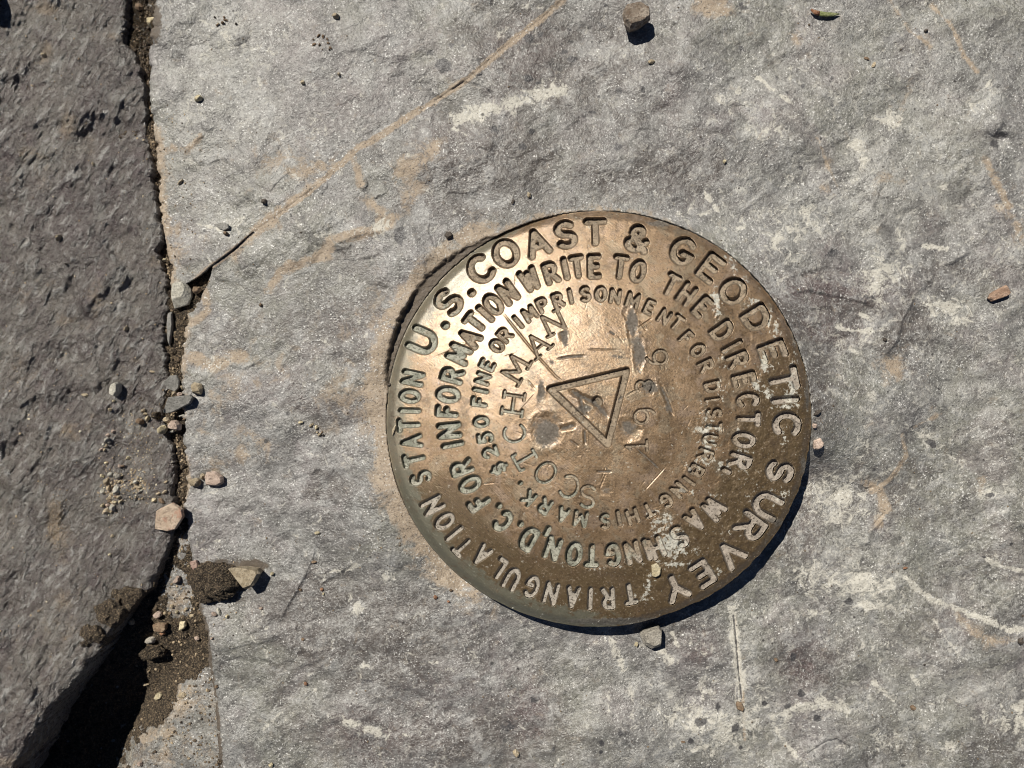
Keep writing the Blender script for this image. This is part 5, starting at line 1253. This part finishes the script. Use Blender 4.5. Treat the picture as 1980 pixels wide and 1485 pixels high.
# ------------------------------------------------------------------ fine grit
def grit(name, items, mat, label=None):
    """many tiny angular grains in one mesh: items = (u, v, z, size, tone)"""
    t = (1 + 5 ** .5) / 2
    iv = np.array([(-1, t, 0), (1, t, 0), (-1, -t, 0), (1, -t, 0), (0, -1, t), (0, 1, t), (0, -1, -t), (0, 1, -t), (t, 0, -1), (t, 0, 1), (-t, 0, -1), (-t, 0, 1)], float) / 1.9
    it = np.array([(0, 11, 5), (0, 5, 1), (0, 1, 7), (0, 7, 10), (0, 10, 11), (1, 5, 9), (5, 11, 4), (11, 10, 2), (10, 7, 6), (7, 1, 8), (3, 9, 4), (3, 4, 2), (3, 2, 6), (3, 6, 8), (3, 8, 9), (4, 9, 5), (2, 4, 11), (6, 2, 10), (8, 6, 7), (9, 8, 1)])
    A = np.array(items, float); n = len(A)
    rng = np.random.RandomState(n)
    sc = A[:, 3, None] * np.stack([rng.uniform(.35, .6, n), rng.uniform(.3, .5, n), rng.uniform(.22, .42, n)], 1)
    V = iv[None] * sc[:, None, :] * rng.uniform(.72, 1.15, (n, 12, 1))
    a = rng.uniform(0, 6.28, n); c, s_ = np.cos(a)[:, None], np.sin(a)[:, None]
    X = V[..., 0] * c - V[..., 1] * s_; Y = V[..., 0] * s_ + V[..., 1] * c
    x, y, z = P(A[:, 0], A[:, 1], A[:, 2])
    co = np.stack([x[:, None] + X * S, y[:, None] + Y * S, z[:, None] + V[..., 2] * S], -1).reshape(-1, 3)
    tri = (it[None] + np.arange(n)[:, None, None] * 12).reshape(-1, 3)
    o = mesh_from(name, co, tri, mat, attrs=dict(tone=np.repeat(A[:, 4], 12)), smooth_shade=False)
    return tag(o, kind='stuff')
gn = NT('mixed_grit')
tone = gn.attr('tone')
gc = gn.mix(gn.step(tone, 0.0, 0.35), (0.05, 0.036, 0.025), (0.19, 0.14, 0.09))
gc = gn.mix(gn.step(tone, 0.35, 0.7), gc, (0.42, 0.33, 0.22))
gc = gn.mix(gn.step(tone, 0.85, 1.0), gc, (0.66, 0.6, 0.46))
M['grit'] = gn.fin(gc, 0.85, 0, gn.bump(gn.noise(2.5, 3, 0.6), 0.5, 1.0))

rg = random.Random(21)
items = []
def scatter(n, fu, fv, smin, smax, zf, tmin=0, tmax=1):
    us = np.array([fu() for _ in range(n)]); vs = np.array([fv() for _ in range(n)])
    z = zf(us[None], vs[None])[0]
    for k in range(n):
        s_ = smin + (smax - smin) * rg.random() ** 2.5
        items.append((us[k], vs[k], z[k] + .12 * s_, s_, tmin + (tmax - tmin) * rg.random()))
low = lambda u, v: np.maximum(z_low(u, v), z_soil(u, v))
le = np.array(LEFT_EDGE, float); re = np.array(RIGHT_EDGE, float)
# in the crack and on the lower soil
for _ in range(2600):
    v = rg.uniform(0, 1485); a = np.interp(v, le[:, 0], le[:, 1]); b = np.interp(v, re[:, 0], re[:, 1])
    u = rg.uniform(a + 2, b - 1)
    if v > 1150: u = max(u, rg.uniform(255, b))
    items.append([u, v, None, 2.2 + 5.5 * rg.random() ** 3, rg.random() ** 1.6 * (.75 if v > 180 else .3)])
A = [i for i in items if i[2] is None]
zz = low(np.array([[i[0] for i in A]]), np.array([[i[1] for i in A]]))[0]
for i, z in zip(A, zz): i[2] = z + .1 * i[3]
grit('grit', items, M['grit'])
# scattered over the right rock
items = []
scatter(420, lambda: rg.uniform(330, 1980), lambda: rg.uniform(0, 1485), 1.8, 5.0, z_right, 0, .45)
scatter(160, lambda: rg.gauss(345, 35), lambda: rg.uniform(200, 600), 1.8, 5.0, z_right, 0, .9)
scatter(120, lambda: rg.gauss(410, 40), lambda: rg.gauss(1150, 50), 1.8, 5.0, z_right, 0, .7)
scatter(150, lambda: rg.uniform(690, 800), lambda: rg.uniform(700, 1100), 1.6, 4.5, z_right, 0, .6)
items = [i for i in items if disk_rho(i[0], i[1]) > 1.01 and i[0] > np.interp(i[1], re[:, 0], re[:, 1]) + 3 and not in_poly(np.array([i[0]]), np.array([i[1]]), NOTCH)[0]]
grit('grit', items, M['grit'])
# scattered over the left rock
items = []
scatter(260, lambda: rg.uniform(0, 330), lambda: rg.uniform(0, 1300), 1.8, 6.0, z_left, .2, 1)
scatter(170, lambda: rg.gauss(266, 14), lambda: rg.gauss(936, 14), 1.8, 6.0, z_left, .4, 1)
scatter(170, lambda: rg.gauss(218, 12), lambda: rg.gauss(950, 26), 1.8, 6.0, z_left, .4, 1)
scatter(140, lambda: rg.gauss(270, 26), lambda: rg.gauss(860, 30), 1.6, 4.5, z_left, .3, 1)
scatter(150, lambda: rg.gauss(108, 10), lambda: rg.gauss(1005, 30), 1.6, 4.0, z_left, .2, .7)
items = [i for i in items if i[0] < np.interp(i[1], le[:, 0], le[:, 1]) - 4]
grit('grit', items, M['grit'])
